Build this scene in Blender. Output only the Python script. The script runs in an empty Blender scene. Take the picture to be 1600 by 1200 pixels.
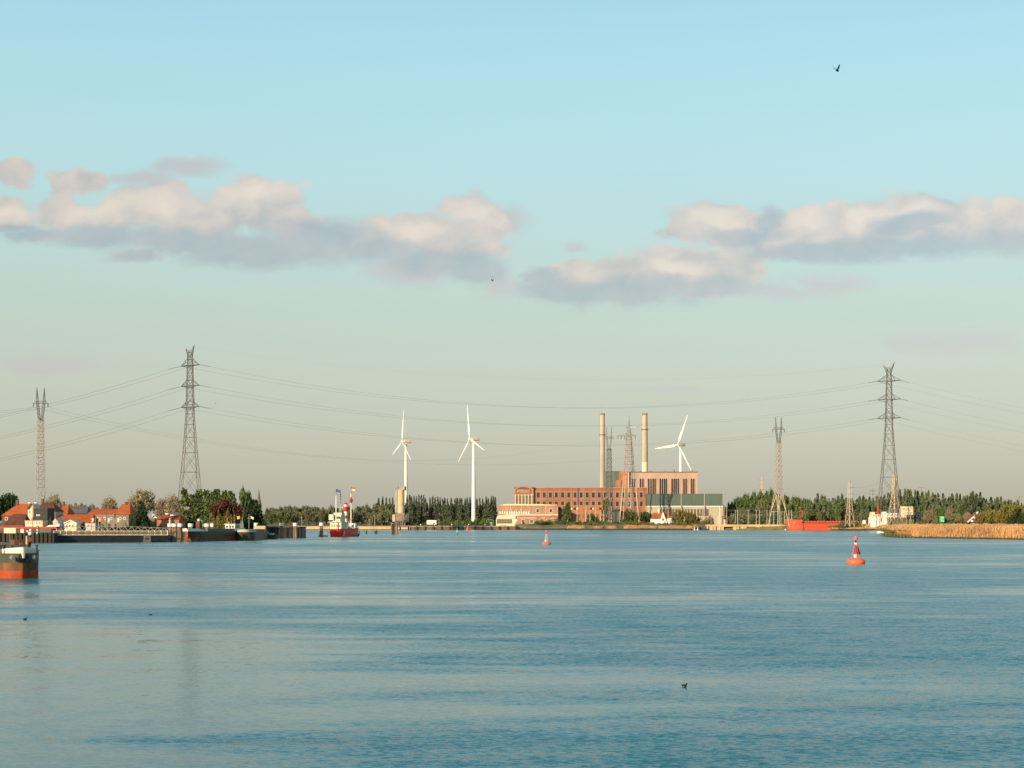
import bpy, math, random
from math import pi, sin, cos, radians, sqrt, atan2, exp
from mathutils import Vector
random.seed(7)
scene = bpy.context.scene
col = scene.collection

# ------------------------------------------------------------------ frame of reference
# camera 6.5 m above the river, looking level along +Y; F = focal length in picture units
F, HC, HOR = 2400.0, 6.5, 816.0
def sc(d): return d / F                                   # metres per picture unit at distance d
def wx(px, d): return (px - 800.0) * d / F
def wz(py, d): return HC + (HOR - py) * d / F
def at(px, d, z=0.0): return Vector((wx(px, d), d, z))
GZ = 3.3                                                  # height of the land above the water

# ------------------------------------------------------------------ materials
def nodes(m):
    m.use_nodes = True
    nt = m.node_tree
    return nt, nt.nodes, nt.links
def mat(name, c, rough=0.75, var=0.25, scale=0.4, metal=0.0, spec=0.3, c2=None, streak=None, rand=0.0, trans=0.0, bump=0.0):
    m = bpy.data.materials.new(name)
    nt, N, L = nodes(m)
    b = N['Principled BSDF']
    b.inputs['Roughness'].default_value = rough
    b.inputs['Metallic'].default_value = metal
    b.inputs['Specular IOR Level'].default_value = spec
    tc = N.new('ShaderNodeTexCoord')
    mp = N.new('ShaderNodeMapping')
    if streak: mp.inputs['Scale'].default_value = streak
    L.new(tc.outputs['Object'], mp.inputs['Vector'])
    no = N.new('ShaderNodeTexNoise')
    no.inputs['Scale'].default_value = scale
    no.inputs['Detail'].default_value = 5
    no.inputs['Roughness'].default_value = 0.65
    L.new(mp.outputs['Vector'], no.inputs['Vector'])
    rp = N.new('ShaderNodeValToRGB')
    a = [max(0, x * (1 - var)) for x in c]
    d = [min(1, x * (1 + var)) for x in (c2 or c)]
    rp.color_ramp.elements[0].position = 0.33; rp.color_ramp.elements[0].color = (*a, 1)
    rp.color_ramp.elements[1].position = 0.67; rp.color_ramp.elements[1].color = (*d, 1)
    L.new(no.outputs['Fac'], rp.inputs['Fac'])
    out = rp.outputs['Color']
    if rand:
        oi = N.new('ShaderNodeObjectInfo')
        hs = N.new('ShaderNodeHueSaturation')
        mr = N.new('ShaderNodeMapRange')
        mr.inputs['To Min'].default_value = 1 - rand; mr.inputs['To Max'].default_value = 1 + rand
        L.new(oi.outputs['Random'], mr.inputs['Value'])
        L.new(mr.outputs['Result'], hs.inputs['Value'])
        m2 = N.new('ShaderNodeMapRange')
        m2.inputs['To Min'].default_value = 0.5 - rand * 0.09; m2.inputs['To Max'].default_value = 0.5 + rand * 0.09
        ma = N.new('ShaderNodeMath'); ma.operation = 'FRACT'
        mm = N.new('ShaderNodeMath'); mm.operation = 'MULTIPLY'; mm.inputs[1].default_value = 7.31
        L.new(oi.outputs['Random'], mm.inputs[0]); L.new(mm.outputs[0], ma.inputs[0])
        L.new(ma.outputs[0], m2.inputs['Value']); L.new(m2.outputs['Result'], hs.inputs['Hue'])
        L.new(out, hs.inputs['Color']); out = hs.outputs['Color']
    L.new(out, b.inputs['Base Color'])
    if bump:
        bp = N.new('ShaderNodeBump'); bp.inputs['Strength'].default_value = bump; bp.inputs['Distance'].default_value = 0.1
        L.new(no.outputs['Fac'], bp.inputs['Height']); L.new(bp.outputs['Normal'], b.inputs['Normal'])
    if trans:
        t = N.new('ShaderNodeBsdfTranslucent'); L.new(out, t.inputs['Color'])
        mx = N.new('ShaderNodeMixShader'); mx.inputs[0].default_value = trans
        L.new(b.outputs[0], mx.inputs[1]); L.new(t.outputs[0], mx.inputs[2])
        L.new(mx.outputs[0], N['Material Output'].inputs['Surface'])
    return m
M = {}
def defm(key, *a, **k): M[key] = mat(key, *a, **k)

# ------------------------------------------------------------------ mesh builder
class MB:
    def __init__(s): s.v = []; s.f = []
    def add(s, vs, fs):
        n = len(s.v); s.v += [tuple(v) for v in vs]; s.f += [tuple(i + n for i in f) for f in fs]
    def box(s, x0, x1, y0, y1, z0, z1):
        s.add([(x0,y0,z0),(x1,y0,z0),(x1,y1,z0),(x0,y1,z0),(x0,y0,z1),(x1,y0,z1),(x1,y1,z1),(x0,y1,z1)],
              [(0,3,2,1),(4,5,6,7),(0,1,5,4),(1,2,6,5),(2,3,7,6),(3,0,4,7)])
        return s
    def bar(s, p0, p1, r, r1=None, n=4, cap=True):
        p0 = Vector(p0); p1 = Vector(p1); r1 = r if r1 is None else r1
        d = (p1 - p0)
        if d.length < 1e-6: return s
        d.normalize()
        u = d.cross(Vector((0,0,1)) if abs(d.z) < 0.9 else Vector((1,0,0))).normalized(); w = d.cross(u)
        vs = []
        for p, rr in ((p0, r), (p1, r1)):
            for i in range(n):
                a = 2*pi*(i+0.5)/n; vs.append(p + (u*cos(a) + w*sin(a))*rr)
        fs = [(i, (i+1) % n, n+(i+1) % n, n+i) for i in range(n)]
        if cap: fs += [tuple(range(n-1,-1,-1)), tuple(range(n,2*n))]
        s.add(vs, fs); return s
    def path(s, pts, r, n=4):
        for a, b in zip(pts[:-1], pts[1:]): s.bar(a, b, r, n=n, cap=False)
        return s
    def lathe(s, prof, n=20, c=(0,0,0)):
        vs = []; fs = []
        for (r, z) in prof:
            for i in range(n):
                a = 2*pi*i/n; vs.append((c[0]+r*cos(a), c[1]+r*sin(a), c[2]+z))
        for k in range(len(prof)-1):
            for i in range(n):
                fs.append((k*n+i, k*n+(i+1) % n, (k+1)*n+(i+1) % n, (k+1)*n+i))
        fs.append(tuple(range(n-1,-1,-1))); m = (len(prof)-1)*n; fs.append(tuple(range(m, m+n)))
        s.add(vs, fs); return s
    def ball(s, c, r, n=10, sx=1, sy=1, sz=1):
        k = 6; vs = []; fs = []
        for j in range(k+1):
            t = pi*j/k
            for i in range(n):
                a = 2*pi*i/n; vs.append((c[0]+sx*r*sin(t)*cos(a), c[1]+sy*r*sin(t)*sin(a), c[2]-sz*r*cos(t)))
        for j in range(k):
            for i in range(n): fs.append((j*n+i, j*n+(i+1) % n, (j+1)*n+(i+1) % n, (j+1)*n+i))
        s.add(vs, fs); return s
    def prism(s, poly, y0, y1):                            # polygon in x,z pushed along y
        n = len(poly)
        vs = [(x, y0, z) for x, z in poly] + [(x, y1, z) for x, z in poly]
        s.add(vs, [tuple(range(n)), tuple(range(2*n-1, n-1, -1))] + [(i, n+i, n+(i+1) % n, (i+1) % n) for i in range(n)])
        return s
    def loft(s, loops, close=True, cap0=False, cap1=False):
        n = len(loops[0]); vs = [p for l in loops for p in l]; fs = []
        for k in range(len(loops)-1):
            for i in range(n if close else n-1):
                fs.append((k*n+i, k*n+(i+1) % n, (k+1)*n+(i+1) % n, (k+1)*n+i))
        if cap0: fs.append(tuple(range(n-1,-1,-1)))
        if cap1: m = (len(loops)-1)*n; fs.append(tuple(range(m, m+n)))
        s.add(vs, fs); return s
    def shift(s, o):
        s.v = [(a-o[0], b-o[1], c-o[2]) for a, b, c in s.v]; return s
    def build(s, name, m, parent=None, world=False, smooth=False):
        if world and parent is not None: s.shift(parent.location)
        me = bpy.data.meshes.new(name); me.from_pydata(s.v, [], s.f)
        me.materials.append(M[m] if isinstance(m, str) else m)
        if smooth: me.polygons.foreach_set('use_smooth', [True]*len(me.polygons))
        o = bpy.data.objects.new(name, me); col.objects.link(o)
        if parent is not None: o.parent = parent
        return o

def tag(o, label=None, cat=None, group=None, kind=None):
    if label: o['label'] = label
    if cat: o['category'] = cat
    if group: o['group'] = group
    if kind: o['kind'] = kind
    return o
def thing(name, label, cat, loc, rz=0.0, group=None):
    o = bpy.data.objects.new(name, None); col.objects.link(o)
    o.empty_display_size = 0.5
    o.location = loc; o.rotation_euler = (0, 0, rz)
    return tag(o, label, cat, group)
def copy_tree(o, parent=None):
    c = o.copy(); col.objects.link(c); c.parent = parent
    for ch in [x for x in bpy.data.objects if x.parent == o and x.name in col.objects]:
        copy_tree(ch, c)
    return c
def dup(root, loc, rz=None, scale=None, label=None, group=None, kids=None):
    r = root.copy(); col.objects.link(r); r.location = loc
    if rz is not None: r.rotation_euler = (0, 0, rz)
    if scale is not None: r.scale = scale
    if label: r['label'] = label
    if group: r['group'] = group
    for ch in root.children:
        c = ch.copy(); col.objects.link(c); c.parent = r
        for g in ch.children:
            d = g.copy(); col.objects.link(d); d.parent = c
    return r

# ------------------------------------------------------------------ camera
cd = bpy.data.cameras.new('camera'); cam = bpy.data.objects.new('camera', cd); col.objects.link(cam)
cd.sensor_width = 36.0; cd.sensor_fit = 'HORIZONTAL'; cd.lens = 36.0 * F / 1600.0
cd.shift_y = (HOR - 600.0) / 1600.0
cd.clip_start = 0.5; cd.clip_end = 60000
cam.location = (0, 0, HC); cam.rotation_euler = (radians(90), 0, 0)
scene.camera = cam
scene.view_settings.view_transform = 'Standard'; scene.view_settings.look = 'None'; scene.view_settings.exposure = 0

# ------------------------------------------------------------------ sun
SUN_EL, SUN_AZ = radians(15.0), radians(38.0)              # behind the camera, to the left
to_sun = Vector((-sin(SUN_AZ)*cos(SUN_EL), -cos(SUN_AZ)*cos(SUN_EL), sin(SUN_EL)))
sd = bpy.data.lights.new('sun', 'SUN'); sd.energy = 5.5; sd.angle = radians(0.5); sd.color = (1.0, 0.80, 0.55)
so = bpy.data.objects.new('sun', sd); col.objects.link(so)
so.rotation_euler = (-to_sun).to_track_quat('-Z', 'Y').to_euler()

# ------------------------------------------------------------------ sky
w = bpy.data.worlds.new('World'); scene.world = w; w.use_nodes = True
nt = w.node_tree; N = nt.nodes; L = nt.links
bg = N['Background']; outw = N['World Output']
sky = N.new('ShaderNodeTexSky'); sky.sky_type = 'NISHITA'; sky.sun_disc = False
sky.sun_elevation = SUN_EL; sky.sun_rotation = pi + SUN_AZ
sky.air_density = 1.0; sky.dust_density = 2.5; sky.ozone_density = 1.0
L.new(sky.outputs[0], bg.inputs[0]); bg.inputs[1].default_value = 0.05
def math_(op, a, b=None, c=None, clamp=False):
    n = N.new('ShaderNodeMath'); n.operation = op; n.use_clamp = clamp
    for i, x in enumerate((a, b, c)):
        if x is None: continue
        if isinstance(x, (int, float)): n.inputs[i].default_value = x
        else: L.new(x, n.inputs[i])
    return n.outputs[0]
def vmath(op, a, b=None, c=None):
    n = N.new('ShaderNodeVectorMath'); n.operation = op
    for i, x in enumerate((a, b, c)):
        if x is None: continue
        if isinstance(x, (tuple, list)): n.inputs[i].default_value = x
        else: L.new(x, n.inputs[i])
    return n.outputs['Value'] if op in ('LENGTH', 'DOT_PRODUCT') else n.outputs['Vector']
tc = N.new('ShaderNodeTexCoord')
sp = N.new('ShaderNodeSeparateXYZ'); L.new(tc.outputs['Generated'], sp.inputs[0])
yy = math_('MAXIMUM', sp.outputs['Y'], 0.04)
U = math_('MULTIPLY_ADD', math_('DIVIDE', sp.outputs['X'], yy), 24.0, 8.0)
V = math_('MULTIPLY', math_('DIVIDE', sp.outputs['Z'], yy), 24.0)
pc = N.new('ShaderNodeCombineXYZ'); L.new(U, pc.inputs[0]); L.new(V, pc.inputs[1])
P = pc.outputs[0]
def fbm(vec, scale, detail=6, rough=0.55, off=(0,0,0), stretch=(1,1,1)):
    mp = N.new('ShaderNodeMapping'); mp.inputs['Location'].default_value = off; mp.inputs['Scale'].default_value = stretch
    L.new(vec, mp.inputs['Vector'])
    n = N.new('ShaderNodeTexNoise'); n.noise_dimensions = '3D'
    n.inputs['Scale'].default_value = scale; n.inputs['Detail'].default_value = detail; n.inputs['Roughness'].default_value = rough
    L.new(mp.outputs[0], n.inputs['Vector']); return n
# clear-sky gradient by height above the horizon (a hazy spring evening)
elev = math_('DIVIDE', sp.outputs['Z'], math_('SQRT', math_('ADD', math_('MULTIPLY', sp.outputs['X'], sp.outputs['X']), math_('ADD', math_('MULTIPLY', sp.outputs['Y'], sp.outputs['Y']), 1e-4))))
# slow unevenness of the haze
hz = fbm(tc.outputs['Generated'], 2.2, 3, 0.5)
elev2 = math_('ADD', elev, math_('MULTIPLY', math_('SUBTRACT', hz.outputs['Fac'], 0.5), 0.02))
ramp = N.new('ShaderNodeValToRGB'); cr = ramp.color_ramp
L.new(math_('MULTIPLY', elev2, 1.0, clamp=True), ramp.inputs['Fac'])
SKY = [(0.0, (0.440,0.415,0.345)), (0.035, (0.455,0.445,0.375)), (0.09, (0.455,0.485,0.400)), (0.135, (0.442,0.525,0.438)), (0.18, (0.43,0.585,0.53)),
       (0.23, (0.415,0.635,0.625)), (0.29, (0.38,0.64,0.675)), (0.345, (0.325,0.605,0.710)), (0.46, (0.24,0.48,0.66)), (0.7, (0.10,0.25,0.42)), (1.0, (0.05,0.13,0.26))]
while len(cr.elements) < len(SKY): cr.elements.new(0.5)
for e, (p, c) in zip(cr.elements, SKY): e.position = p; e.color = (*c, 1)
clear = ramp.outputs['Color']
# clouds: soft ellipses whose edges are broken up by fractal noise
n1 = fbm(P, 0.9, 4, 0.60, (3.1, 1.7, 0), (0.8, 1.3, 1))
n2 = fbm(P, 2.8, 3, 0.60, (9.1, 4.7, 2), (0.8, 1.2, 1))
dis = vmath('SUBTRACT', n1.outputs['Color'], (0.5, 0.5, 0.5))
dis2 = vmath('SUBTRACT', n2.outputs['Color'], (0.5, 0.5, 0.5))
PW = vmath('MULTIPLY_ADD', dis, (0.85, 0.40, 0), P)
PW = vmath('MULTIPLY_ADD', dis2, (0.25, 0.17, 0), PW)
def layer(blobs, amp, lo, hi, noise, bulge=None):
    cur = None
    for (cx, cy, rx, ry) in blobs:
        ix, iy = 100.0/rx, 100.0/ry
        v = vmath('MULTIPLY_ADD', PW, (ix, iy, 0), (-cx/100.0*ix, -(HOR-cy)/100.0*iy, 0))
        l = vmath('LENGTH', v)
        if cur is None: cur = l
        else: cur = math_('SMOOTH_MIN', cur, l, 0.18)
    f = math_('SUBTRACT', cur, math_('MULTIPLY', math_('SUBTRACT', noise.outputs['Fac'], 0.5), amp))
    if bulge: f = math_('SUBTRACT', f, bulge)
    mr = N.new('ShaderNodeMapRange'); mr.interpolation_type = 'SMOOTHSTEP'
    mr.inputs['From Min'].default_value = hi; mr.inputs['From Max'].default_value = lo
    mr.inputs['To Min'].default_value = 0; mr.inputs['To Max'].default_value = 1
    L.new(f, mr.inputs['Value']); return mr.outputs['Result'], f
n3 = fbm(P, 1.9, 5, 0.60, (1.3, 7.7, 5), (0.85, 1.1, 1))
vor = N.new('ShaderNodeTexVoronoi'); vor.feature = 'F1'; vor.inputs['Scale'].default_value = 2.6
L.new(vmath('MULTIPLY_ADD', dis2, (0.25, 0.25, 0), vmath('MULTIPLY', P, (0.9, 1.15, 1))), vor.inputs['Vector'])
bil = math_('MULTIPLY', math_('SUBTRACT', 0.42, vor.outputs['Distance']), 0.55)      # cauliflower bulges
peach = [(18,272,42,22),(130,285,56,24),(0,332,80,26),(95,332,80,28),(245,322,76,46),(190,340,70,26),(395,315,86,42),(330,342,110,30),(440,345,62,28),(480,352,26,18),
         (650,362,110,32),(740,342,54,42),(700,385,90,22),(1105,352,70,38),(1062,360,36,18),(1150,352,62,30),(1258,355,70,38),(1340,352,110,42),(1415,332,74,38),
         (1490,345,100,40),(1600,342,70,38),(1230,388,75,20),(960,428,150,30),(1095,415,130,36),(1165,428,60,26),(1050,440,120,26)]
thin = [(290,262,66,17),(1300,447,66,22),(85,570,80,17),(1490,533,110,19),(225,275,56,14),(895,383,22,9),(775,450,40,22),(210,403,50,10),(790,340,40,22),(1200,460,90,14),(1050,608,60,9),(640,430,70,24),(1180,375,60,20),(560,360,60,26)]
grey = [(60,368,55,14),(140,374,100,20),(270,380,140,23),(395,394,130,30),(500,380,98,38),(590,392,80,28),(690,414,95,26),(745,425,50,24),(860,452,54,24),(960,456,140,26),(1100,448,105,18),
        (1170,370,85,14),(1207,348,24,32),(1300,392,130,19),(1430,386,130,24),(1580,380,90,24),(1425,350,66,20),(0,354,60,8),(210,402,40,10),(840,430,30,16)]
aP, fP = layer(peach, 0.9, 0.72, 1.16, n3, bil)
aT, fT = layer(thin, 1.2, 0.3, 1.35, n1)
aG, fG = layer(grey, 0.95, 0.45, 1.30, n3)
def mixc(f, a, b):
    n = N.new('ShaderNodeMix'); n.data_type = 'RGBA'
    if isinstance(f, (int, float)): n.inputs['Factor'].default_value = f
    else: L.new(f, n.inputs['Factor'])
    for i, x in ((6, a), (7, b)):
        if isinstance(x, tuple): n.inputs[i].default_value = (*x, 1)
        else: L.new(x, n.inputs[i])
    return n.outputs[2]
# light on the cloud: brighter towards the upper left of every billow
nsh = fbm(PW, 1.25, 5, 0.55, (1.3, 7.7, 5), (0.85, 1.2, 1))
nso = fbm(vmath('ADD', PW, (-0.20, 0.18, 0)), 1.25, 5, 0.55, (1.3, 7.7, 5), (0.85, 1.2, 1))
lit0 = math_('MULTIPLY_ADD', math_('SUBTRACT', nsh.outputs['Fac'], nso.outputs['Fac']), 2.2, 0.56, clamp=True)
lit = math_('ADD', lit0, math_('MULTIPLY', bil, 1.3), clamp=True)
pc_ = mixc(lit, (0.425, 0.385, 0.355), (0.71, 0.545, 0.420))
glow = [(245,318,66,30),(400,303,70,28),(1268,345,46,24),(1345,338,50,20),(1100,345,52,26),(735,332,46,28),(650,362,60,20),(150,330,50,14),(30,330,40,14),(1430,330,60,20),(1060,418,60,12)]
aC, fC = layer(glow, 0.7, 0.1, 1.25, n3)
pc_ = mixc(math_('MULTIPLY', aC, 0.62), pc_, (0.84, 0.655, 0.495))
c1 = mixc(math_('MULTIPLY', aT, 0.85), clear, (0.47, 0.44, 0.415))
c2 = mixc(math_('MULTIPLY', aP, 0.90), c1, pc_)
gc = mixc(lit, (0.305, 0.355, 0.36), (0.40, 0.40, 0.385))
c3 = mixc(math_('MULTIPLY', aG, 0.88), c2, gc)
bg2 = N.new('ShaderNodeBackground'); L.new(c3, bg2.inputs[0]); bg2.inputs[1].default_value = 0.92
ad = N.new('ShaderNodeAddShader'); L.new(bg.outputs[0], ad.inputs[0]); L.new(bg2.outputs[0], ad.inputs[1])
L.new(ad.outputs[0], outw.inputs['Surface'])

w.cycles.sampling_method = 'MANUAL'; w.cycles.sample_map_resolution = 256
# ------------------------------------------------------------------ water
wm = bpy.data.materials.new('river_water'); nt, N, L = nodes(wm)
b = N['Principled BSDF']; b.inputs['Base Color'].default_value = (0.014, 0.138, 0.166, 1)
b.inputs['IOR'].default_value = 1.33; b.inputs['Specular IOR Level'].default_value = 0.5
geo = N.new('ShaderNodeNewGeometry'); Pw = geo.outputs['Position']
s1 = fbm(Pw, 0.016, 5, 0.55, (3, 5, 0), (0.45, 1.0, 1))        # broad lanes of wind on the river
s2 = fbm(Pw, 0.10, 4, 0.6, (13, 1, 0), (0.28, 1.2, 1))
s3 = fbm(Pw, 0.007, 3, 0.5, (1.2, 0.4, 0), (0.5, 1.0, 1))
ruf = math_('ADD', math_('MULTIPLY', s1.outputs['Fac'], 0.55), math_('ADD', math_('MULTIPLY', s2.outputs['Fac'], 0.36), math_('MULTIPLY', s3.outputs['Fac'], 0.26)))
spx = N.new('ShaderNodeSeparateXYZ'); L.new(Pw, spx.inputs[0])
# the lee of the left bank lies calmer
calm = N.new('ShaderNodeMapRange'); calm.interpolation_type = 'SMOOTHSTEP'
calm.inputs['From Min'].default_value = -15; calm.inputs['From Max'].default_value = 6
calm.inputs['To Min'].default_value = 0.125; calm.inputs['To Max'].default_value = 0.0
L.new(math_('MULTIPLY_ADD', math_('SUBTRACT', s2.outputs['Fac'], 0.5), 34.0, spx.outputs['X']), calm.inputs['Value'])
nearr = N.new('ShaderNodeMapRange'); nearr.interpolation_type = 'SMOOTHSTEP'; nearr.inputs['From Min'].default_value = 45; nearr.inputs['From Max'].default_value = 185
nearr.inputs['To Min'].default_value = 1; nearr.inputs['To Max'].default_value = 0; L.new(math_('MULTIPLY_ADD', math_('SUBTRACT', s1.outputs['Fac'], 0.5), 300.0, spx.outputs['Y']), nearr.inputs['Value'])
ruf = math_('SUBTRACT', ruf, math_('MULTIPLY', calm.outputs[0], nearr.outputs[0]))
mr = N.new('ShaderNodeMapRange'); mr.interpolation_type = 'SMOOTHSTEP'
mr.inputs['From Min'].default_value = 0.45; mr.inputs['From Max'].default_value = 0.63
mr.inputs['To Min'].default_value = 0.0; mr.inputs['To Max'].default_value = 1.0
L.new(ruf, mr.inputs['Value']); R = mr.outputs['Result']
L.new(math_('MULTIPLY_ADD', R, 0.14, 0.09), b.inputs['Roughness'])
# wavelets: every facet gets its own slope, so the surface stays broken right out to the far bank
ra = fbm(Pw, 6.5, 3, 0.75, (0, 0, 0), (0.5, 1.0, 1))
rb = fbm(Pw, 0.55, 3, 0.6, (4, 7, 0), (0.45, 1.0, 1))
va = vmath('SUBTRACT', ra.outputs['Color'], (0.5, 0.5, 0.5)); vb = vmath('SUBTRACT', rb.outputs['Color'], (0.5, 0.5, 0.5))
ka = N.new('ShaderNodeVectorMath'); ka.operation = 'SCALE'; L.new(va, ka.inputs[0]); L.new(math_('MULTIPLY_ADD', R, 0.92, 0.25), ka.inputs['Scale'])
kb = N.new('ShaderNodeVectorMath'); kb.operation = 'SCALE'; L.new(vb, kb.inputs[0]); L.new(math_('MULTIPLY_ADD', R, 0.30, 0.10), kb.inputs['Scale'])
sl = vmath('MULTIPLY', vmath('ADD', ka.outputs[0], kb.outputs[0]), (1, 1, 0))
lean = N.new('ShaderNodeCombineXYZ'); L.new(math_('MULTIPLY_ADD', R, -0.095, -0.006), lean.inputs[1]); lean.inputs[2].default_value = 1.0   # constant tilt towards the camera side, makes the ripples mirror higher sky
nn = vmath('NORMALIZE', vmath('ADD', sl, lean.outputs[0]))
L.new(nn, b.inputs['Normal'])
M['water'] = wm
mb = MB(); S = 16000
mb.add([(-S,-300,0),(S,-300,0),(S,S,0),(-S,S,0)], [(0,1,2,3)])
river = mb.build('river', 'water'); tag(river, kind='structure')
# ------------------------------------------------------------------ palette
defm('brick', (0.31,0.135,0.080), 0.9, 0.30, 0.12, streak=(1,1,0.5))
defm('brick_dark', (0.17,0.085,0.06), 0.9, 0.25, 0.25)
defm('brick_pale', (0.42,0.235,0.145), 0.9, 0.16, 0.12, streak=(1,1,0.4))
defm('brick_orange', (0.42,0.185,0.10), 0.9, 0.2, 0.3)
defm('stone_pale', (0.58,0.46,0.32), 0.85, 0.15, 0.4)
defm('concrete', (0.48,0.40,0.29), 0.9, 0.15, 0.15, streak=(1,1,0.15))
defm('concrete_dark', (0.26,0.21,0.155), 0.9, 0.3, 0.3)
defm('cream_paint', (0.72,0.62,0.42), 0.7, 0.10, 0.5)
defm('white_paint', (0.80,0.78,0.70), 0.55, 0.08, 0.6)
defm('turbine_white', (0.76,0.76,0.70), 0.5, 0.04, 0.1)
defm('window_glass', (0.035,0.038,0.038), 0.25, 0.4, 0.6, spec=0.5)
defm('nacelle_paint', (0.66,0.55,0.47), 0.6, 0.08, 0.3)
defm('boiler_brick', (0.50,0.345,0.255), 0.9, 0.14, 0.10, streak=(1,1,0.3))
defm('silo_concrete', (0.62,0.45,0.27), 0.9, 0.12, 0.15, streak=(1,1,0.15))
defm('house_white', (0.56,0.51,0.43), 0.8, 0.12, 0.5)
defm('window_dim', (0.14,0.12,0.09), 0.4, 0.35, 0.6, spec=0.5)
defm('opening_dark', (0.025,0.022,0.02), 0.8, 0.3, 0.6)
defm('roof_orange', (0.43,0.105,0.030), 0.85, 0.22, 0.5, streak=(1,1,2))
defm('roof_red', (0.33,0.09,0.035), 0.85, 0.22, 0.5)
defm('roof_brown', (0.13,0.055,0.035), 0.85, 0.25, 0.5)
defm('roof_grey', (0.15,0.13,0.115), 0.85, 0.2, 0.5)
defm('slate_wall', (0.055,0.060,0.055), 0.85, 0.2, 0.5)
defm('green_sheet', (0.100,0.138,0.108), 0.7, 0.12, 0.2, streak=(2,1,0.3))
defm('grey_green_sheet', (0.13,0.18,0.14), 0.7, 0.14, 0.2)
defm('steel_grey', (0.14,0.13,0.12), 0.6, 0.2, 0.4)
defm('steel_pale', (0.36,0.33,0.29), 0.6, 0.15, 0.4)
defm('steel_pink', (0.38,0.29,0.25), 0.6, 0.15, 0.4)
defm('steel_dark', (0.09,0.09,0.085), 0.6, 0.2, 0.4)
defm('insulator_dark', (0.07,0.06,0.055), 0.4, 0.2, 0.4)
defm('wire_metal', (0.12,0.12,0.11), 0.6, 0.1, 0.4)
defm('black_paint', (0.018,0.020,0.022), 0.5, 0.3, 0.5)
defm('hull_green', (0.062,0.070,0.045), 0.5, 0.3, 0.8, streak=(1,1,0.4))
defm('hull_rust', (0.17,0.075,0.035), 0.8, 0.45, 0.9, streak=(1,1,0.4))
defm('hull_orange', (0.38,0.060,0.017), 0.6, 0.3, 1.2, streak=(1,1,0.4))
defm('lightship_red', (0.85,0.055,0.030), 0.45, 0.14, 0.6)
defm('ship_red', (0.66,0.085,0.035), 0.5, 0.10, 0.3)
defm('ship_red_dark', (0.40,0.050,0.030), 0.5, 0.12, 0.3)
defm('red_paint', (0.55,0.04,0.03), 0.5, 0.12, 0.8)
defm('buoy_orange', (0.72,0.15,0.055), 0.5, 0.15, 1.2)
defm('buoy_pink', (0.72,0.13,0.12), 0.5, 0.12, 1.2)
defm('panel_maroon', (0.26,0.035,0.022), 0.6, 0.2, 1.2)
defm('buoy_green', (0.05,0.25,0.08), 0.5, 0.12, 1.2)
defm('sign_green', (0.02,0.42,0.17), 0.5, 0.1, 0.6)
defm('sign_pale', (0.30,0.66,0.38), 0.5, 0.1, 0.6)
defm('blue_cloth', (0.08,0.10,0.24), 0.8, 0.2, 1.0)
defm('yellow_cloth', (0.70,0.42,0.05), 0.8, 0.1, 1.0)
defm('timber', (0.25,0.16,0.10), 0.9, 0.35, 1.0, streak=(1,1,0.25))
defm('timber_dark', (0.055,0.042,0.032), 0.9, 0.35, 1.0, streak=(1,1,0.25))
defm('quay_brown', (0.15,0.10,0.065), 0.9, 0.4, 0.5, streak=(1,1,0.4))
defm('quay_sand', (0.56,0.40,0.20), 0.9, 0.18, 0.15, streak=(1,1,0.6))
defm('grass', (0.085,0.10,0.034), 0.95, 0.15, 0.16, c2=(0.25,0.185,0.085))
defm('bank_mud', (0.10,0.085,0.055), 0.95, 0.35, 0.3)
defm('waterline_shade', (0.040,0.036,0.028), 0.9, 0.35, 0.5)  # dark colour standing for the shaded waterline
defm('sand', (0.50,0.34,0.18), 0.95, 0.2, 0.2)
defm('reeds', (0.70,0.44,0.215), 0.95, 0.20, 0.10, trans=0.35)
defm('reed_green', (0.17,0.165,0.045), 0.95, 0.35, 0.3, trans=0.25)
defm('leaf_poplar', (0.120,0.145,0.085), 0.8, 0.30, 0.35, rand=0.20, trans=0.2)  # far leaf colour lifted to stand for distance haze
defm('leaf_wood', (0.20,0.205,0.105), 0.85, 0.28, 0.12, rand=0.22, trans=0.2)
defm('leaf_green', (0.135,0.180,0.055), 0.8, 0.38, 0.35, rand=0.20, trans=0.25)
defm('leaf_conifer', (0.135,0.170,0.085), 0.8, 0.35, 0.35, rand=0.22, trans=0.12)  # lightened base colour carries some of the distance haze
defm('leaf_dark', (0.030,0.055,0.018), 0.8, 0.40, 0.5, rand=0.15, trans=0.1)
defm('leaf_copper', (0.13,0.050,0.032), 0.8, 0.35, 0.5, rand=0.15, trans=0.15)
defm('leaf_olive', (0.235,0.20,0.050), 0.8, 0.40, 0.3, rand=0.15, trans=0.25)
defm('leaf_willow', (0.165,0.185,0.050), 0.8, 0.25, 0.3, rand=0.08, trans=0.3)
defm('leaf_bud', (0.34,0.27,0.16), 0.9, 0.25, 0.5, rand=0.18, trans=0.2)
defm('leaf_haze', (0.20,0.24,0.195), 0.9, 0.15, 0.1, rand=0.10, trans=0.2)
defm('bark', (0.13,0.10,0.07), 0.9, 0.3, 1.0)
defm('bark_pale', (0.60,0.48,0.33), 0.9, 0.25, 0.8)
defm('feathers', (0.012,0.012,0.014), 0.6, 0.3, 3.0)
defm('white_plumage', (0.75,0.74,0.70), 0.7, 0.1, 3.0)

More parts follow.
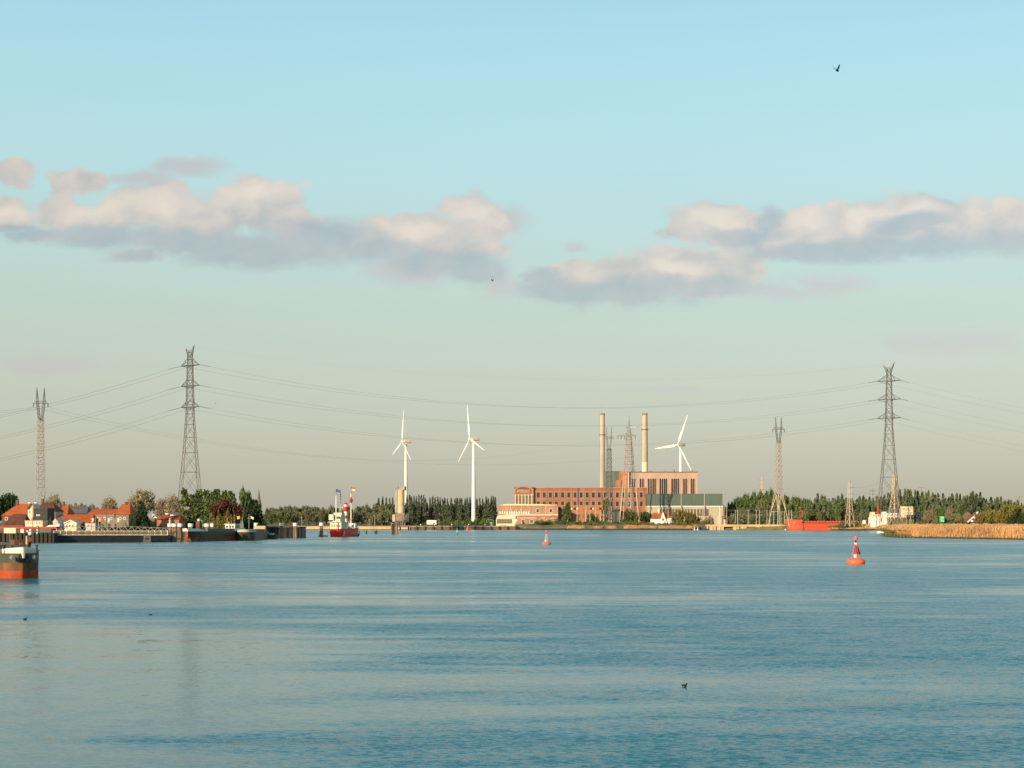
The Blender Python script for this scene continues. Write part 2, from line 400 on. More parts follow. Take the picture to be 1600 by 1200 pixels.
# ------------------------------------------------------------------ land
from mathutils.geometry import tessellate_polygon
def land(name, shore, back, z=GZ, m='grass', steep=5.0):
    """shore: waterline polyline left to right; back: closing points. bank slopes up, then flat to the back."""
    mb = MB(); n = len(shore); nrm = []
    for i in range(n):
        a = Vector(shore[max(0, i-1)]); b_ = Vector(shore[min(n-1, i+1)]); t = (b_ - a).normalized(); nrm.append(Vector((-t.y, t.x)))
    def row(off, zz): return [(p[0]+q.x*off, p[1]+q.y*off, zz) for p, q in zip(shore, nrm)]
    rows = [row(-2.0, -1.0), row(0.6, 0.25), row(steep*0.6, z*0.55), row(steep, z*0.9), row(steep*1.5, z)]
    mb.loft(rows, close=False)
    top = [Vector(p) for p in rows[-1]] + [Vector((p[0], p[1], z)) for p in back]
    tri = tessellate_polygon([top])
    mb.add(top, [tuple(t) for t in tri])
    o = mb.build(name, m); tag(o, kind='structure'); return o
left_shore = [(-700, 492), (-140, 496), (wx(140,510), 512), (wx(265,528), 530), (wx(330,565), 572), (wx(415,600), 612), (wx(424,700), 700), (wx(430,900), 900), (wx(434,1250), 1250),
              (wx(470,1300), 1304), (wx(620,1300), 1304), (wx(770,1300), 1302), (wx(900,1290), 1294), (wx(1100,1275), 1280), (wx(1230,1262), 1268), (wx(1330,1225), 1230), (wx(1385,1190), 1195),
              (wx(1398,1000), 1000), (wx(1397,850), 850), (wx(1384,716), 716), (wx(1400,668), 668), (wx(1430,638), 636), (wx(1500,612), 610), (wx(1600,578), 576), (wx(1750,560), 556), (1500, 500)]
land('ground', left_shore, [(15000, 500), (15000, 15900), (-15000, 15900), (-15000, 470)])
# green flood bank in front of the works
def ridge(name, pts, wid, ztop, m):
    mb = MB(); rows = []
    for k, (px, d, zt) in enumerate(pts):
        x = wx(px, d); r = []
        for j in range(9):
            t = j/8.0; zz = GZ - 0.4 + (zt - GZ + 0.4) * (sin(pi*t) ** 0.8) + (0.25*sin(k*1.7+j) if 0 < j < 8 else 0)
            r.append((x, d + wid*t, zz))
        rows.append(r)
    mb.loft(rows, close=False); o = mb.build(name, m, smooth=True); tag(o, kind='structure'); return o
ridge('flood_bank', [(806+i*10, 1312 - i*0.6, 4.6 + 0.5*sin(i*0.9) + 0.3*sin(i*2.3)) for i in range(32)], 26, 5, 'grass')
ridge('flood_bank', [(1228+i*9, 1262 - i*3.2, 5.0 + 0.5*sin(i*0.8) + 0.4*sin(i*2.1)) for i in range(24)], 24, 5, 'grass')
ridge('headland', [(1400, 690, 3.4), (1415, 672, 4.4), (1440, 655, 5.0), (1470, 640, 5.2), (1500, 630, 5.2), (1540, 615, 5.2), (1580, 605, 5.3), (1640, 596, 5.3), (1720, 590, 5.3)], 40, 5, 'grass')

# ------------------------------------------------------------------ leaves
def leaf_mesh(name, clumps, m, seed=0, squash=1.0):
    """clumps: (x,y,z,spread,count,size)"""
    rnd = random.Random(seed); vs = []; fs = []
    for (cx, cy, cz, sp_, cnt, sz) in clumps:
        for i in range(cnt):
            x = cx + rnd.gauss(0, sp_); y = cy + rnd.gauss(0, sp_); z = cz + rnd.gauss(0, sp_*squash)
            if z < 0.05: z = 0.05 + rnd.random()*0.3
            u = Vector((rnd.gauss(0,1), rnd.gauss(0,1), rnd.gauss(0,1))).normalized()
            v = u.cross(Vector((rnd.gauss(0,1), rnd.gauss(0,1), rnd.gauss(0,1)))).normalized()
            s_ = sz*rnd.uniform(0.6, 1.3); u *= s_*0.5; v *= s_*0.5; c = Vector((x, y, z)); n = len(vs)
            vs += [c-u-v*0.6, c+u*0.7-v, c+u+v*0.7, c-u*0.6+v]; fs.append((n, n+1, n+2, n+3))
    me = bpy.data.meshes.new(name); me.from_pydata(vs, [], fs); me.materials.append(M[m]); return me
def crown_clumps(kind, rnd):
    C = []
    if kind == 'poplar':                                     # 20 m tall, 4 m wide
        for i in range(76):
            t = rnd.random(); z = 1.2 + 18.3*t
            r = 1.75*(min(1, t*5+0.35))*(1-max(0, t-0.45)/0.56)**0.7
            a = rnd.random()*2*pi; q = r*sqrt(rnd.random())*0.9
            C.append((q*cos(a), q*sin(a), z, 0.34+0.25*(1-t), 24, 0.74))
    elif kind == 'conifer':                                  # 16 m tall, 6 m wide
        for i in range(100):
            t = rnd.random()**1.15; z = 0.6 + 15.2*t
            r = 4.3*(1-t)**0.8*rnd.uniform(0.6, 1.12)
            a = rnd.random()*2*pi; q = r*sqrt(rnd.uniform(0.15, 1))
            C.append((q*cos(a), q*sin(a), z, 0.16+0.55*(1-t), 22, 0.80))
        C.append((0, 0, 15.7, 0.14, 9, 0.4))
    elif kind == 'round':                                    # 13 m tall, 12 m wide
        lobes = [(0, 0, 7.2, 4.0)] + [(rnd.uniform(-3.6,3.6), rnd.uniform(-3.6,3.6), rnd.uniform(4.0,10.2), rnd.uniform(1.7,2.8)) for _ in range(10)]
        for i in range(135):
            lx, ly, lz, lr = rnd.choice(lobes)
            d = Vector((rnd.gauss(0,1), rnd.gauss(0,1), rnd.gauss(0,1)*0.85)).normalized()*lr*rnd.uniform(0.72, 1.04)
            C.append((lx+d.x, ly+d.y, max(0.8, lz+d.z), 0.55, 26, 0.72))
    elif kind == 'bush':                                     # 4 m tall, 6 m wide
        for i in range(46):
            a = rnd.random()*2*pi; q = 2.7*sqrt(rnd.random()); zt = 3.6*(1-(q/3.1)**2)*rnd.uniform(0.65, 1.08)
            C.append((q*cos(a), q*sin(a), max(0.3, zt*rnd.uniform(0.35,1)), 0.36, 22, 0.42))
    elif kind == 'willow':                                   # 11 m tall, 16 m wide dome
        for i in range(150):
            a = rnd.random()*2*pi; q = 7.2*sqrt(rnd.random()); zt = 10.2*(1-(q/8.6)**3)
            C.append((q*cos(a), q*sin(a), max(0.8, zt*rnd.uniform(0.25,1.0)), 0.5, 22, 0.5))
    elif kind == 'cedar':                                    # 11 m tall, 11 m wide, tiers
        for k in range(7):
            t = k/6.0; z = 1.0 + 9.4*t; r = 5.2*(1-t)**0.75 + 0.5
            for i in range(int(30*(1-t)+9)):
                a = rnd.random()*2*pi; q = r*sqrt(rnd.uniform(0.05,1))
                C.append((q*cos(a), q*sin(a), z - 0.12*q + rnd.uniform(-.5,.5), 0.36, 26, 0.66))
    return C
def trunk_mesh(name, kind, seed):
    rnd = random.Random(seed); mb = MB()
    H, r = {'poplar': (17, 0.28), 'conifer': (14, 0.22), 'round': (7.5, 0.42), 'bush': (1.6, 0.12), 'willow': (6, 0.5), 'cedar': (10, 0.4), 'bare': (5.5, 0.40)}[kind]
    mb.bar((0,0,-0.6), (rnd.uniform(-.3,.3),0,H*0.5), r, r*0.7, n=6).bar((0,0,H*0.5), (rnd.uniform(-.3,.3),0,H), r*0.7, r*0.25, n=6)
    if kind == 'bush':
        for k in range(5):
            a = rnd.random()*6.28; mb.bar((0,0,0), (1.2*cos(a),1.2*sin(a),1.8), 0.09, 0.03)
    elif kind != 'bare':
        for k in range(9):
            a = rnd.random()*2*pi; z0 = H*rnd.uniform(0.3, 0.9); l = {'poplar': 1.2, 'conifer': 1.8, 'round': 4, 'willow': 5, 'cedar': 3.5}[kind]*rnd.uniform(.6,1)
            mb.bar((0,0,z0), (l*cos(a), l*sin(a), z0+l*(1.6 if kind == 'poplar' else 0.45)), r*0.35, r*0.1)
    else:
        def grow(p, d, l, rr, k):
            q = p + d*l; mb.bar(p, q, rr, rr*0.62, n=4, cap=False)
            if k == 0: return
            for _ in range(3):
                nd = (d + Vector((rnd.gauss(0,.55), rnd.gauss(0,.55), rnd.gauss(0.1,.35)))).normalized()
                grow(q, nd, l*rnd.uniform(0.66,0.86), rr*0.58, k-1)
        for _ in range(4):
            grow(Vector((0,0,H*rnd.uniform(.5,.9))), Vector((rnd.gauss(0,.6), rnd.gauss(0,.6), 0.9)).normalized(), 2.5, 0.16, 4)
    me = bpy.data.meshes.new(name); me.from_pydata(mb.v, [], mb.f)
    return me
PROTO = {}; BASE = {'poplar': (4.2, 20.0), 'conifer': (8.8, 16.2), 'round': (13.0, 13.2), 'bush': (6.4, 4.0), 'willow': (15.5, 11.0), 'cedar': (11.5, 11.0), 'bare': (13.0, 13.0)}
def proto(kind, leaf, v):
    k = (kind, leaf, v)
    if k in PROTO: return PROTO[k]
    rnd = random.Random(hash((len(kind), v)) & 0xffff)
    if kind == 'bare':
        C = []
        for i in range(170):
            a = rnd.random()*2*pi; e = rnd.uniform(-0.25, 1.0); R_ = 5.6*rnd.uniform(0.45, 1.0)
            C.append((R_*cos(a)*sqrt(max(0,1-e*e)), R_*sin(a)*sqrt(max(0,1-e*e)), 7.0+R_*e, 0.7, 22, 0.50))
        cm = leaf_mesh('crown', C, leaf, v)
    else: cm = leaf_mesh('crown', crown_clumps(kind, rnd), leaf, v)
    tm = trunk_mesh('trunk', kind, v); PROTO[k] = (cm, tm); return PROTO[k]
NAMES = {'poplar': ('poplar_tree', 'tree'), 'conifer': ('conifer_tree', 'tree'), 'round': ('broadleaf_tree', 'tree'), 'bush': ('bush', 'bush'), 'willow': ('willow_tree', 'tree'),
         'cedar': ('evergreen_tree', 'tree'), 'bare': ('budding_tree', 'tree')}
TN = [0]
def tree(kind, leaf, px, wpx, ytop, d, label, group=None, z0=GZ, bark='bark', sx=1.0):
    v = TN[0] % 4; TN[0] += 1
    cm, tm = proto(kind, leaf, v)
    W, H = BASE[kind]; h = wz(ytop, d) - z0; wd = wpx*sc(d)
    nm, cat = NAMES[kind]
    r = thing(nm, label, cat, at(px, d, z0), random.Random(TN[0]).uniform(0, 6.28), group)
    r.scale = (wd/W, wd/W, h/H)
    c = bpy.data.objects.new('crown' if kind != 'bush' else 'foliage', cm); col.objects.link(c); c.parent = r
    t = bpy.data.objects.new('trunk' if kind != 'bush' else 'stem', tm); col.objects.link(t); t.parent = r
    if not tm.materials: tm.materials.append(M[bark])
    return r
rt = random.Random(11)
# --- hazy wood behind the lightship (two ranks)
def interp(tab, x):
    for (a, ya), (b_, yb) in zip(tab[:-1], tab[1:]):
        if a <= x <= b_: return ya + (yb-ya)*(x-a)/(b_-a)
    return tab[-1][1]
woodline = [(412,800),(420,793),(440,788.5),(465,788),(500,789),(530,790),(560,789),(575,787),(600,786),(640,788)]
for rank, (d, dy, step) in enumerate(((1560, 0, 8.5), (1490, 9, 9.5))):
    x = 412 + rank*4
    while x < 622:
        tree('round', 'leaf_wood', x + rt.uniform(-2,2), rt.uniform(12,18), interp(woodline, x) + dy + rt.uniform(-1.5,2.5), d + rt.uniform(-20,20),
             'olive green tree in the hazy wood behind the lightship' if rank == 0 else 'lower tree along the front edge of the wood behind the lightship', 'trees of the wood behind the lightship' if rank == 0 else 'front trees of the wood by the lightship')
        x += step
# --- the long row of poplars
pop = [(591.5,779),(598,777),(603.5,778.5),(609,778.5),(613.5,778),(636,775.5),(640,774.5),(643,776.5),(646.8,775.5),(650.5,776.5),(654.6,774),(658.5,774),(662,774.5),(665,779),(672,778.5),(676,776),(680,777.5),(684,777),(687.7,778.5),
       (692,780),(695,778.5),(699,780),(705,779.5),(711,779.5),(714.3,778.5),(718,779),(721,779.5),(726.5,780),(730,778),(734.5,778),(745,780),(749.8,778.5),(754,780),(759.7,776.8),(763,779.5),(767.8,775.5),(771,776.5),(773.8,777.5)]
def poplab(x):
    if x < 616: return 'slim poplar in the row left of the silo'
    if x < 668: return 'slim dark poplar in the row just right of the silo'
    if x < 737: return 'slim dark poplar in the row behind the white lorry trailer'
    return 'slim dark poplar between the middle wind turbine and the brick works'
for x, y in pop:
    tree('poplar', 'leaf_poplar', x, rt.uniform(4.3, 5.6), y - 1.2, 1640 + rt.uniform(-15,15), poplab(x), 'tall poplars in the long row')
x = 589
while x < 776:
    tree('poplar', 'leaf_poplar', x + rt.uniform(-1,1), rt.uniform(7.5, 10), 786 + rt.uniform(-3, 3.5), 1610 + rt.uniform(-10,10), 'shorter poplar filling the front of the long poplar row', 'shorter poplars of the row'); x += 4.6
x = 668
while x < 774:
    tree('bush', 'leaf_green', x, rt.uniform(9,14), rt.uniform(810, 813.5), 1520, 'green scrub bush at the foot of the poplar row', 'scrub along the foot of the poplars'); x += 6.5
for x, y, w_ in ((727,807,13),(733,809,12),(745,808,14),(756,809,13),(651,815,8),(662,816,9)):
    tree('bush', 'leaf_green', x, w_, y, 1500, 'taller round bush around the foot of the middle turbine' if x > 700 else 'small round bush on the quay beside the silo', 'bushes by the middle turbine' if x > 700 else 'bushes beside the silo')
# --- trees right of the works
tl = [(1146,782),(1152,768),(1160,768.5),(1172,769),(1180,766),(1190,763),(1200,763.5),(1212,764),(1222,770),(1234,771.5),(1246,773),(1256,777),(1266,779),(1276,781)]
for rank, (d, dy) in enumerate(((1480, 0), (1440, 12), (1400, 24))):
    x = 1143 if rank == 0 else 1140
    while x < 1268:
        yv = interp(tl, max(1146, x)) + dy
        tree('round', 'leaf_green' if rank < 2 else 'leaf_wood', x + rt.uniform(-1.5,1.5), rt.uniform(13,20), yv + rt.uniform(-1.5,2), d + rt.uniform(-12,12),
             ('leafy tree on the skyline between the works and the red ship', 'middle rank leafy tree behind the switchyard posts', 'low tree directly behind the switchyard posts')[rank],
             ('skyline trees left of the red ship', 'middle rank of trees behind the switchyard', 'low trees behind the switchyard')[rank])
        x += 9 if rank else 8
for x, y in ((1128,783),(1133,790),(1137,797)): tree('round','leaf_poplar', x, 12, y, 1500, 'dark tree just behind the right end of the green roof', 'dark trees at the end of the green roof')
cl = [(1262,782),(1277,773),(1300,775),(1315,773),(1330,775),(1345,778),(1360,775),(1380,770),(1400,767),(1420,766),(1440,768),(1460,769),(1474,773),(1484,776),(1500,771),(1520,768),(1530,770),(1545,779),(1560,777),(1575,777),(1590,782),(1625,784)]
for rank, (d, dy, st, k) in enumerate(((1330, 0, 5.4, 'conifer'), (1300, 8, 6.0, 'conifer'), (1315, 7, 7.5, 'round'), (1290, 19, 9.5, 'round'))):
    x = 1262
    while x < 1618:
        y = interp(cl, x) + dy
        if k == 'conifer':
            lab = ('spiky conifer on the skyline between the red ship and the tall right pylon' if x < 1380 else 'tall conifer on the skyline behind the billboard and green sign' if x < 1484 else 'skyline conifer behind the sunlit gable near the right edge')
            tree(k, 'leaf_conifer', x + rt.uniform(-1.5,1.5), rt.uniform(14, 22), y + rt.uniform(-3.5, 4.5), d + rt.uniform(-10,10), lab if rank == 0 else lab.replace('on the skyline', 'of the second rank').replace('skyline conifer', 'second rank conifer'),
                 'skyline conifers of the right bank wood' if rank == 0 else 'second rank conifers of the right bank wood')
        else:
            tree(k, 'leaf_green' if int(x) % 3 else 'leaf_wood', x + rt.uniform(-2,2), rt.uniform(13, 18), y + rt.uniform(-3, 5), d + rt.uniform(-8,8),
                 'low broadleaf tree along the edge of the right bank wood' if rank == 3 else 'broadleaf crown filling gaps between the right bank conifers', 'low trees along the wood edge' if rank == 3 else 'broadleaf crowns among the conifers')
        x += st
x = 1145                                                     # under-storey so that no light shows through the wood
mb_cl = []
rq = random.Random(5)
while x < 1620:
    for k in range(3): mb_cl.append((wx(x, 1352), 1352 + rq.uniform(-6,6), GZ + rq.uniform(0.5, 9.0), 1.3, 14, 1.3))
    x += 3.2
us = leaf_mesh('undergrowth', mb_cl, 'leaf_conifer', 3); o = bpy.data.objects.new('undergrowth', us); col.objects.link(o); tag(o, 'dark tangled undergrowth filling the right bank wood', 'undergrowth', kind='stuff')
mb_cl = []; x = 412
while x < 776:
    for k in range(3): mb_cl.append((wx(x, 1660), 1660 + rq.uniform(-6,6), GZ + rq.uniform(0.5, 11.0), 1.5, 12, 1.5))
    x += 3.0
us = leaf_mesh('undergrowth', mb_cl, 'leaf_poplar', 4); o = bpy.data.objects.new('undergrowth', us); col.objects.link(o); tag(o, 'dark undergrowth behind the poplar row and the left wood', 'undergrowth', kind='stuff')
# olive bushes at the right edge
for x, y, w_, dd, lf in ((1533,798,24,760,'leaf_olive'),(1548,794,26,775,'leaf_olive'),(1562,797,22,765,'leaf_olive'),(1577,786,30,780,'leaf_olive'),(1594,784,30,790,'leaf_olive'),(1612,788,30,780,'leaf_olive'),(1584,803,22,740,'leaf_dark'),(1600,801,20,735,'leaf_dark')):
    tree('round', lf, x, w_, y, dd, 'olive brown rounded tree at the right edge behind the reeds' if lf == 'leaf_olive' else 'low dark green tree at the right edge in front of the olive ones', 'olive trees at the right edge' if lf == 'leaf_olive' else 'dark trees at the right edge')
for x, y, w_ in ((1424,813.5,16),(1436,811,18),(1447,810.5,16),(1458,812,14),(1465,813,10)):
    tree('bush', 'leaf_olive', x, w_, y, 730, 'olive bush between the billboard and the green sign', 'bushes left of the green sign')
for x, y, w_ in ((1450,797,16),(1484,793,17),(1512,801,16),(1497,802,14)):
    tree('bare', 'leaf_bud', x, w_, y, 1180, 'greyish rounded budding tree behind the reeds near the green sign', 'greyish budding trees behind the reeds')
for x, y, w_ in ((1490,815,16),(1500,815,14),(1508,816,14),(1480,816,12),(1524,815,14),(1538,816,16),(1555,815,16),(1570,816,16)):
    tree('bush', 'leaf_olive', x, w_, y, 720, 'low brownish bush on the bank right of the green sign', 'low bushes right of the green sign')
# dark strips put in for the shade along the waterline
def shade_strip(pts, hgt):
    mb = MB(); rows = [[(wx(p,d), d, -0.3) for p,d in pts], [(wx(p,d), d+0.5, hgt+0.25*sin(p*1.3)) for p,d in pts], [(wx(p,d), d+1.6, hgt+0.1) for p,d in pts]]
    mb.loft(rows, close=False); o = mb.build('shaded_waterline', 'waterline_shade'); tag(o, kind='structure')
shade_strip([(806+i*5, 1297.5 - i*0.40) for i in range(61)], 1.1)
shade_strip([(1312+i*4, 1227 - i*1.9) for i in range(20)], 1.0)
shade_strip([(1405,659),(1430,634.5),(1465,621),(1500,608.5),(1550,591),(1600,574.5),(1700,561)], 0.28)
# bushes and trees on the flood bank and before the works
def bk(lst, leaf, label, group, d=1345, kind='bush', z0=4.0, bark='bark'):
    for a in lst: tree(kind, leaf, a[0], a[2], a[1], a[3] if len(a) > 3 else d, label, group, z0=z0, bark=bark)
bk([(838,812,10),(846,810.5,13),(856,811,14),(868,810,13),(876,812,12),(900,814,14),(912,815,12),(925,813.5,14),(936,812,12)], 'leaf_green', 'dense green bush before the low front of the brick works', 'bushes before the brick works')
bk([(x_,813+1.2*sin(x_*1.7),13) for x_ in range(842,1012,9)], 'leaf_green', 'rounded shrub in the green belt at the foot of the works', 'shrub belt at the foot of the works', d=1352)
bk([(x_,815.5+1.0*sin(x_*2.1),13) for x_ in range(890,1108,10)], 'leaf_olive', 'low olive scrub on the flood bank above the reeds', 'low scrub on the flood bank', d=1318)
bk([(851,814.5,18),(853,817,16)], 'leaf_dark', 'dark low bush in front of the works entrance', 'dark bushes at the works entrance', d=1338)
bk([(922,801,13),(927,804,10),(931,806,10)], 'leaf_green', 'round green tree growing against the brick annex', 'round trees against the annex', kind='round', z0=GZ, d=1392)
bk([(882,790,9),(886,786,10),(889.5,788,8)], 'leaf_green', 'narrow green poplar standing before the left part of the brick annex', 'poplars left before the annex', kind='poplar', z0=GZ, d=1380, bark='bark_pale')
bk([(944.5,781,9),(948.5,779,10),(951.5,784,8)], 'leaf_willow', 'narrow yellow green poplar at the right end of the brick annex', 'poplars right of the annex', kind='poplar', z0=GZ, d=1378, bark='bark_pale')
tree('willow', 'leaf_willow', 983, 31, 794, 1372, 'broad yellow green willow in front of the brick hall', z0=GZ)
bk([(1004,799,10),(1010,796,12),(1017,801,11)], 'leaf_green', 'green tree between the willow and the white cottage', 'trees beside the white cottage', kind='round', z0=GZ, d=1395)
bk([(1056,799,14),(1064,795,17),(1075,797,16),(1082,799,14)], 'leaf_olive', 'olive green tree right of the white cottage', 'trees right of the white cottage', kind='round', z0=GZ, d=1360)
bk([(1072,808,14),(1088,811,12),(1096,810,12),(1060,811,14),(1104,812,10)], 'leaf_green', 'bushy shrub on the bank between the cottage and the yellow quay', 'shrubs between cottage and quay', d=1330)
bk([(1084,803,9),(1092,801,8),(1080,806,9)], 'leaf_copper', 'reddish shrub in front of the white wall of the long hall', 'reddish shrubs by the long hall', d=1366, z0=4.5)
bk([(1110,803,12),(1103,806,10)], 'leaf_bud', 'brownish budding shrub beside the concrete tank', 'brownish shrubs by the tank', d=1366, z0=4.5)
bk([(1175,806,13),(1170,812,10),(1146,811,12),(1155,810,12),(1164,812,12),(1205,812,12),(1190,811,14),(1220,812,12),(1240,811,12),(1260,812,12),(1280,811,12),(1300,813,12)], 'leaf_green', 'bush among the posts of the switchyard', 'bushes in the switchyard', d=1320)
bk([(1135,805,14),(1148,806,12)], 'leaf_copper', 'reddish brown shrub at the left end of the switchyard', 'reddish shrubs in the switchyard', d=1325)
bk([(1333,811,10),(1326,813,9),(1340,812,9),(1318,812,10)], 'leaf_green', 'small green bush on the bank right of the red ship', 'bushes right of the red ship', d=1225)

# ------------------------------------------------------------------ reeds: blades too many to count
def blades(name, label, areas, m, w_, seed):
    rnd = random.Random(seed); vs = []; fs = []
    for (x0, d0, x1, d1, depth, n, h0, h1, zf) in areas:
        for i in range(n):
            t = rnd.random(); q = rnd.random(); d = d0+(d1-d0)*t + depth*q; px = x0+(x1-x0)*t
            x = wx(px, d0+(d1-d0)*t) + rnd.gauss(0,.8); z = zf(px, q); fade = 1 if (x1-x0) > 25 else 0.25+0.75*sin(pi*t)**0.6*(0.75+.25*sin(px*1.9))
            h = 0.88*rnd.uniform(h0, h1)*fade*(0.74 + 0.26*sin(px*0.45+d*0.05)*sin(px*0.17+1) )
            lx = rnd.gauss(0.08, 0.16)*h; ly = rnd.gauss(0, 0.1)*h; a = rnd.random()*3.14
            ux, uy = cos(a)*w_*0.5, sin(a)*w_*0.5; k = len(vs)
            vs += [(x-ux, d-uy, z-0.2), (x+ux, d+uy, z-0.2), (x+ux*0.9+lx*.6, d+uy*0.9+ly*.6, z+h*0.7), (x+lx, d+ly, z+h), (x-ux*0.9+lx*.6, d-uy*0.9+ly*.6, z+h*0.7)]
            fs.append((k, k+1, k+2, k+3, k+4))
    me = bpy.data.meshes.new(name); me.from_pydata(vs, [], fs); me.materials.append(M[m])
    o = bpy.data.objects.new(name, me); col.objects.link(o); tag(o, label, 'reeds', kind='stuff'); return o
def prof(o): return interp([(0,0.1),(0.6,.25),(3,1.8),(5,3.0),(7.5,3.3),(14,3.4),(30,4.4),(60,4.4)], o)
hz_ = lambda px, q: prof(q*30)
blades('reed_bed', 'broad bed of dry orange tan reeds on the right headland', [(1407,665.5,1430,639,30,9000,1.3,2.1,hz_),(1430,638.5,1500,612,30,19000,1.5,2.2,hz_),(1500,612,1600,578,30,27000,1.6,2.4,hz_),(1600,578,1720,562,30,9000,1.8,2.5,hz_)], 'reeds', 0.15, 21)
blades('marsh_grass', 'short green marsh grass at the water edge of the right headland', [(1384,712,1402,672,8,1500,0.4,0.9,lambda p,q:0.2+1.2*q),(1400,668,1430,638,5,2200,0.5,1.2,lambda p,q:0.2+1.0*q),(1430,637.5,1500,611.5,1.6,1800,0.3,0.9,lambda p,q:0.1+0.3*q),(1500,611.5,1600,577.5,1.4,1800,0.3,0.8,lambda p,q:0.1+0.3*q),(1390,780,1400,690,20,3000,0.4,1.2,lambda p,q:1.5+1.0*q)], 'reed_green', 0.18, 22)
zb = lambda px, q: 0.6 + 2.4*q
blades('reed_fringe', 'thin fringe of dry tan reeds along the far bank before the works', [(888,1293,912,1291,6,1500,1.2,2.2,zb),(905,1291,912,1290,6,500,1.6,2.6,zb),(930,1289,940,1288,5,400,.8,1.5,zb),(951,1287,962,1286,6,700,1.0,2.0,zb),(977,1285,1012,1283,6,2200,1.2,2.3,zb),(1014,1283,1024,1282,6,800,1.2,2.3,zb),(1030,1281,1070,1280,5,1200,0.8,1.8,zb),(1074,1279,1084,1278,5,600,1.0,2.0,zb)], 'reeds', 0.32, 23)
blades('reed_fringe', 'dry tan reeds covering the far bank between red ship and headland', [(1296,1240,1312,1234,10,2600,2.0,4.2,lambda p,q:0.8+3.0*q),(1312,1235,1345,1220,14,3500,1.0,2.0,lambda p,q:1.2+3.4*q),(1345,1218,1400,1190,16,4500,0.8,1.6,lambda p,q:1.2+3.4*q),(1400,1180,1425,1160,20,1200,0.8,1.4,lambda p,q:3.2)], 'reeds', 0.32, 24)
# ------------------------------------------------------------------ buildings
def pbox(mb, x0, x1, yt, yb, d, dep, zb=None):
    z0 = wz(yb, d) if yb is not None else (GZ - 0.5 if zb is None else zb)
    mb.box(wx(x0,d), wx(x1,d), d, d+dep, z0, wz(yt,d)); return mb
def gable_x(mb, x0, x1, yr, ye, d, dep, over=0.4, hip0=0.0, hip1=0.0):
    """roof whose ridge runs along x: picture x0..x1, ridge height yr, eaves ye (for the plane at distance d)"""
    X0, X1 = wx(x0,d), wx(x1,d); zr, ze = wz(yr,d), wz(ye,d)
    vs = [(X0-over,d-over,ze),(X1+over,d-over,ze),(X1+over,d+dep+over,ze),(X0-over,d+dep+over,ze),(X0+hip0,d+dep/2,zr),(X1-hip1,d+dep/2,zr)]
    mb.add(vs, [(0,1,5,4),(2,3,4,5),(1,2,5),(3,0,4),(0,3,2,1)]); return mb
def house(name, label, x0, x1, yr, ye, d, dep, wall, roof, hips=(0,0), chim=(), win=None, group=None, cat='house', door=None, zb=None):
    t = thing(name, label, cat, at((x0+x1)/2, d, GZ), group=group)
    pbox(MB(), x0, x1, ye-0.3, None, d, dep, zb=zb).build('wall', wall, t, True)
    rf = gable_x(MB(), x0, x1, yr, ye, d, dep, hip0=hips[0], hip1=hips[1]).build('roof', roof, t, True)
    for cx in chim:
        c = MB(); c.box(wx(cx,d)-0.45, wx(cx,d)+0.45, d+dep/2-0.5, d+dep/2+0.5, wz(yr,d)-1.0, wz(yr,d)+1.5)
        o = c.build('chimney', 'brick_dark', t, True)
    for (a, b_, c_, e) in (win or ()):
        window(t, a, b_, c_, e, d)
    if door:
        pbox(MB(), door[0], door[1], door[2], door[3], d-0.08, 0.14).build('door', 'timber_dark', t, True)
    return t
def window(t, x0, x1, yt, yb, d, frame='white_paint', pane='window_glass', b=0.16, cols=1):
    X0, X1, z0, z1 = wx(x0,d), wx(x1,d), wz(yb,d), wz(yt,d)
    mb = MB()
    mb.box(X0, X1, d-0.12, d+0.03, z0, z0+b); mb.box(X0, X1, d-0.12, d+0.03, z1-b, z1)
    mb.box(X0, X0+b, d-0.12, d+0.03, z0+b, z1-b); mb.box(X1-b, X1, d-0.12, d+0.03, z0+b, z1-b)
    for k in range(1, cols):
        xc = X0 + (X1-X0)*k/cols; mb.box(xc-b*0.35, xc+b*0.35, d-0.11, d+0.03, z0+b, z1-b)
    f = mb.build('window', frame, t, True)
    p = MB(); p.box(X0+b, X1-b, d-0.05, d+0.02, z0+b, z1-b); p.shift(t.location); o = p.build('pane', pane, f)
    return f

house('hip_roofed_house', 'large house with bright orange hipped roof at the left end of the village', 3, 48, 787, 806, 590, 12, 'brick_dark', 'roof_orange', (4.2, 1.2), (19,), [(8,12,808,813)])
t = house('dark_roofed_cottage', 'low cottage with dark maroon roof below the orange hipped roof', 8, 37, 803, 819, 545, 9, 'brick_dark', 'roof_brown', (1.5, 0.5))
house('brown_roofed_house', 'tall house with dark brown roof and cream gable edge beside the lamp mast', 57, 86, 785, 799, 600, 11, 'stone_pale', 'roof_brown', (0.6, 2.4), (60,), [(74,80,802,806)])
t = thing('cream_gable_house', 'narrow cream house front right of the orange hipped roof', 'house', at(47, 575, GZ))
mb = MB(); mb.prism([(wx(43.5,575),GZ-.5),(wx(52,575),GZ-.5),(wx(52,575),wz(789,575)),(wx(50,575),wz(787,575)),(wx(43.5,575),wz(795,575))], 575, 583); mb.build('wall', 'cream_paint', t, True)
mb = MB(); mb.bar((wx(43,575),574.6,wz(795.6,575)),(wx(50.5,575),574.6,wz(786.6,575)),0.22); mb.build('roof_edge','timber_dark',t,True)
window(t, 44.6, 47.2, 797, 802, 575)
t = thing('shade_coloured_block', 'flat fronted block, its shaded wall coloured dark, between lamp mast and teal conifer', 'building', at(63, 560, GZ))
pbox(MB(), 52, 74, 794.5, None, 560, 9).build('wall', 'slate_wall', t, True)  # near-black wall colour stands for shade on this front
pbox(MB(), 51.7, 74.3, 793.8, 794.6, 559.6, 9.8).build('roof', 'roof_grey', t, True)
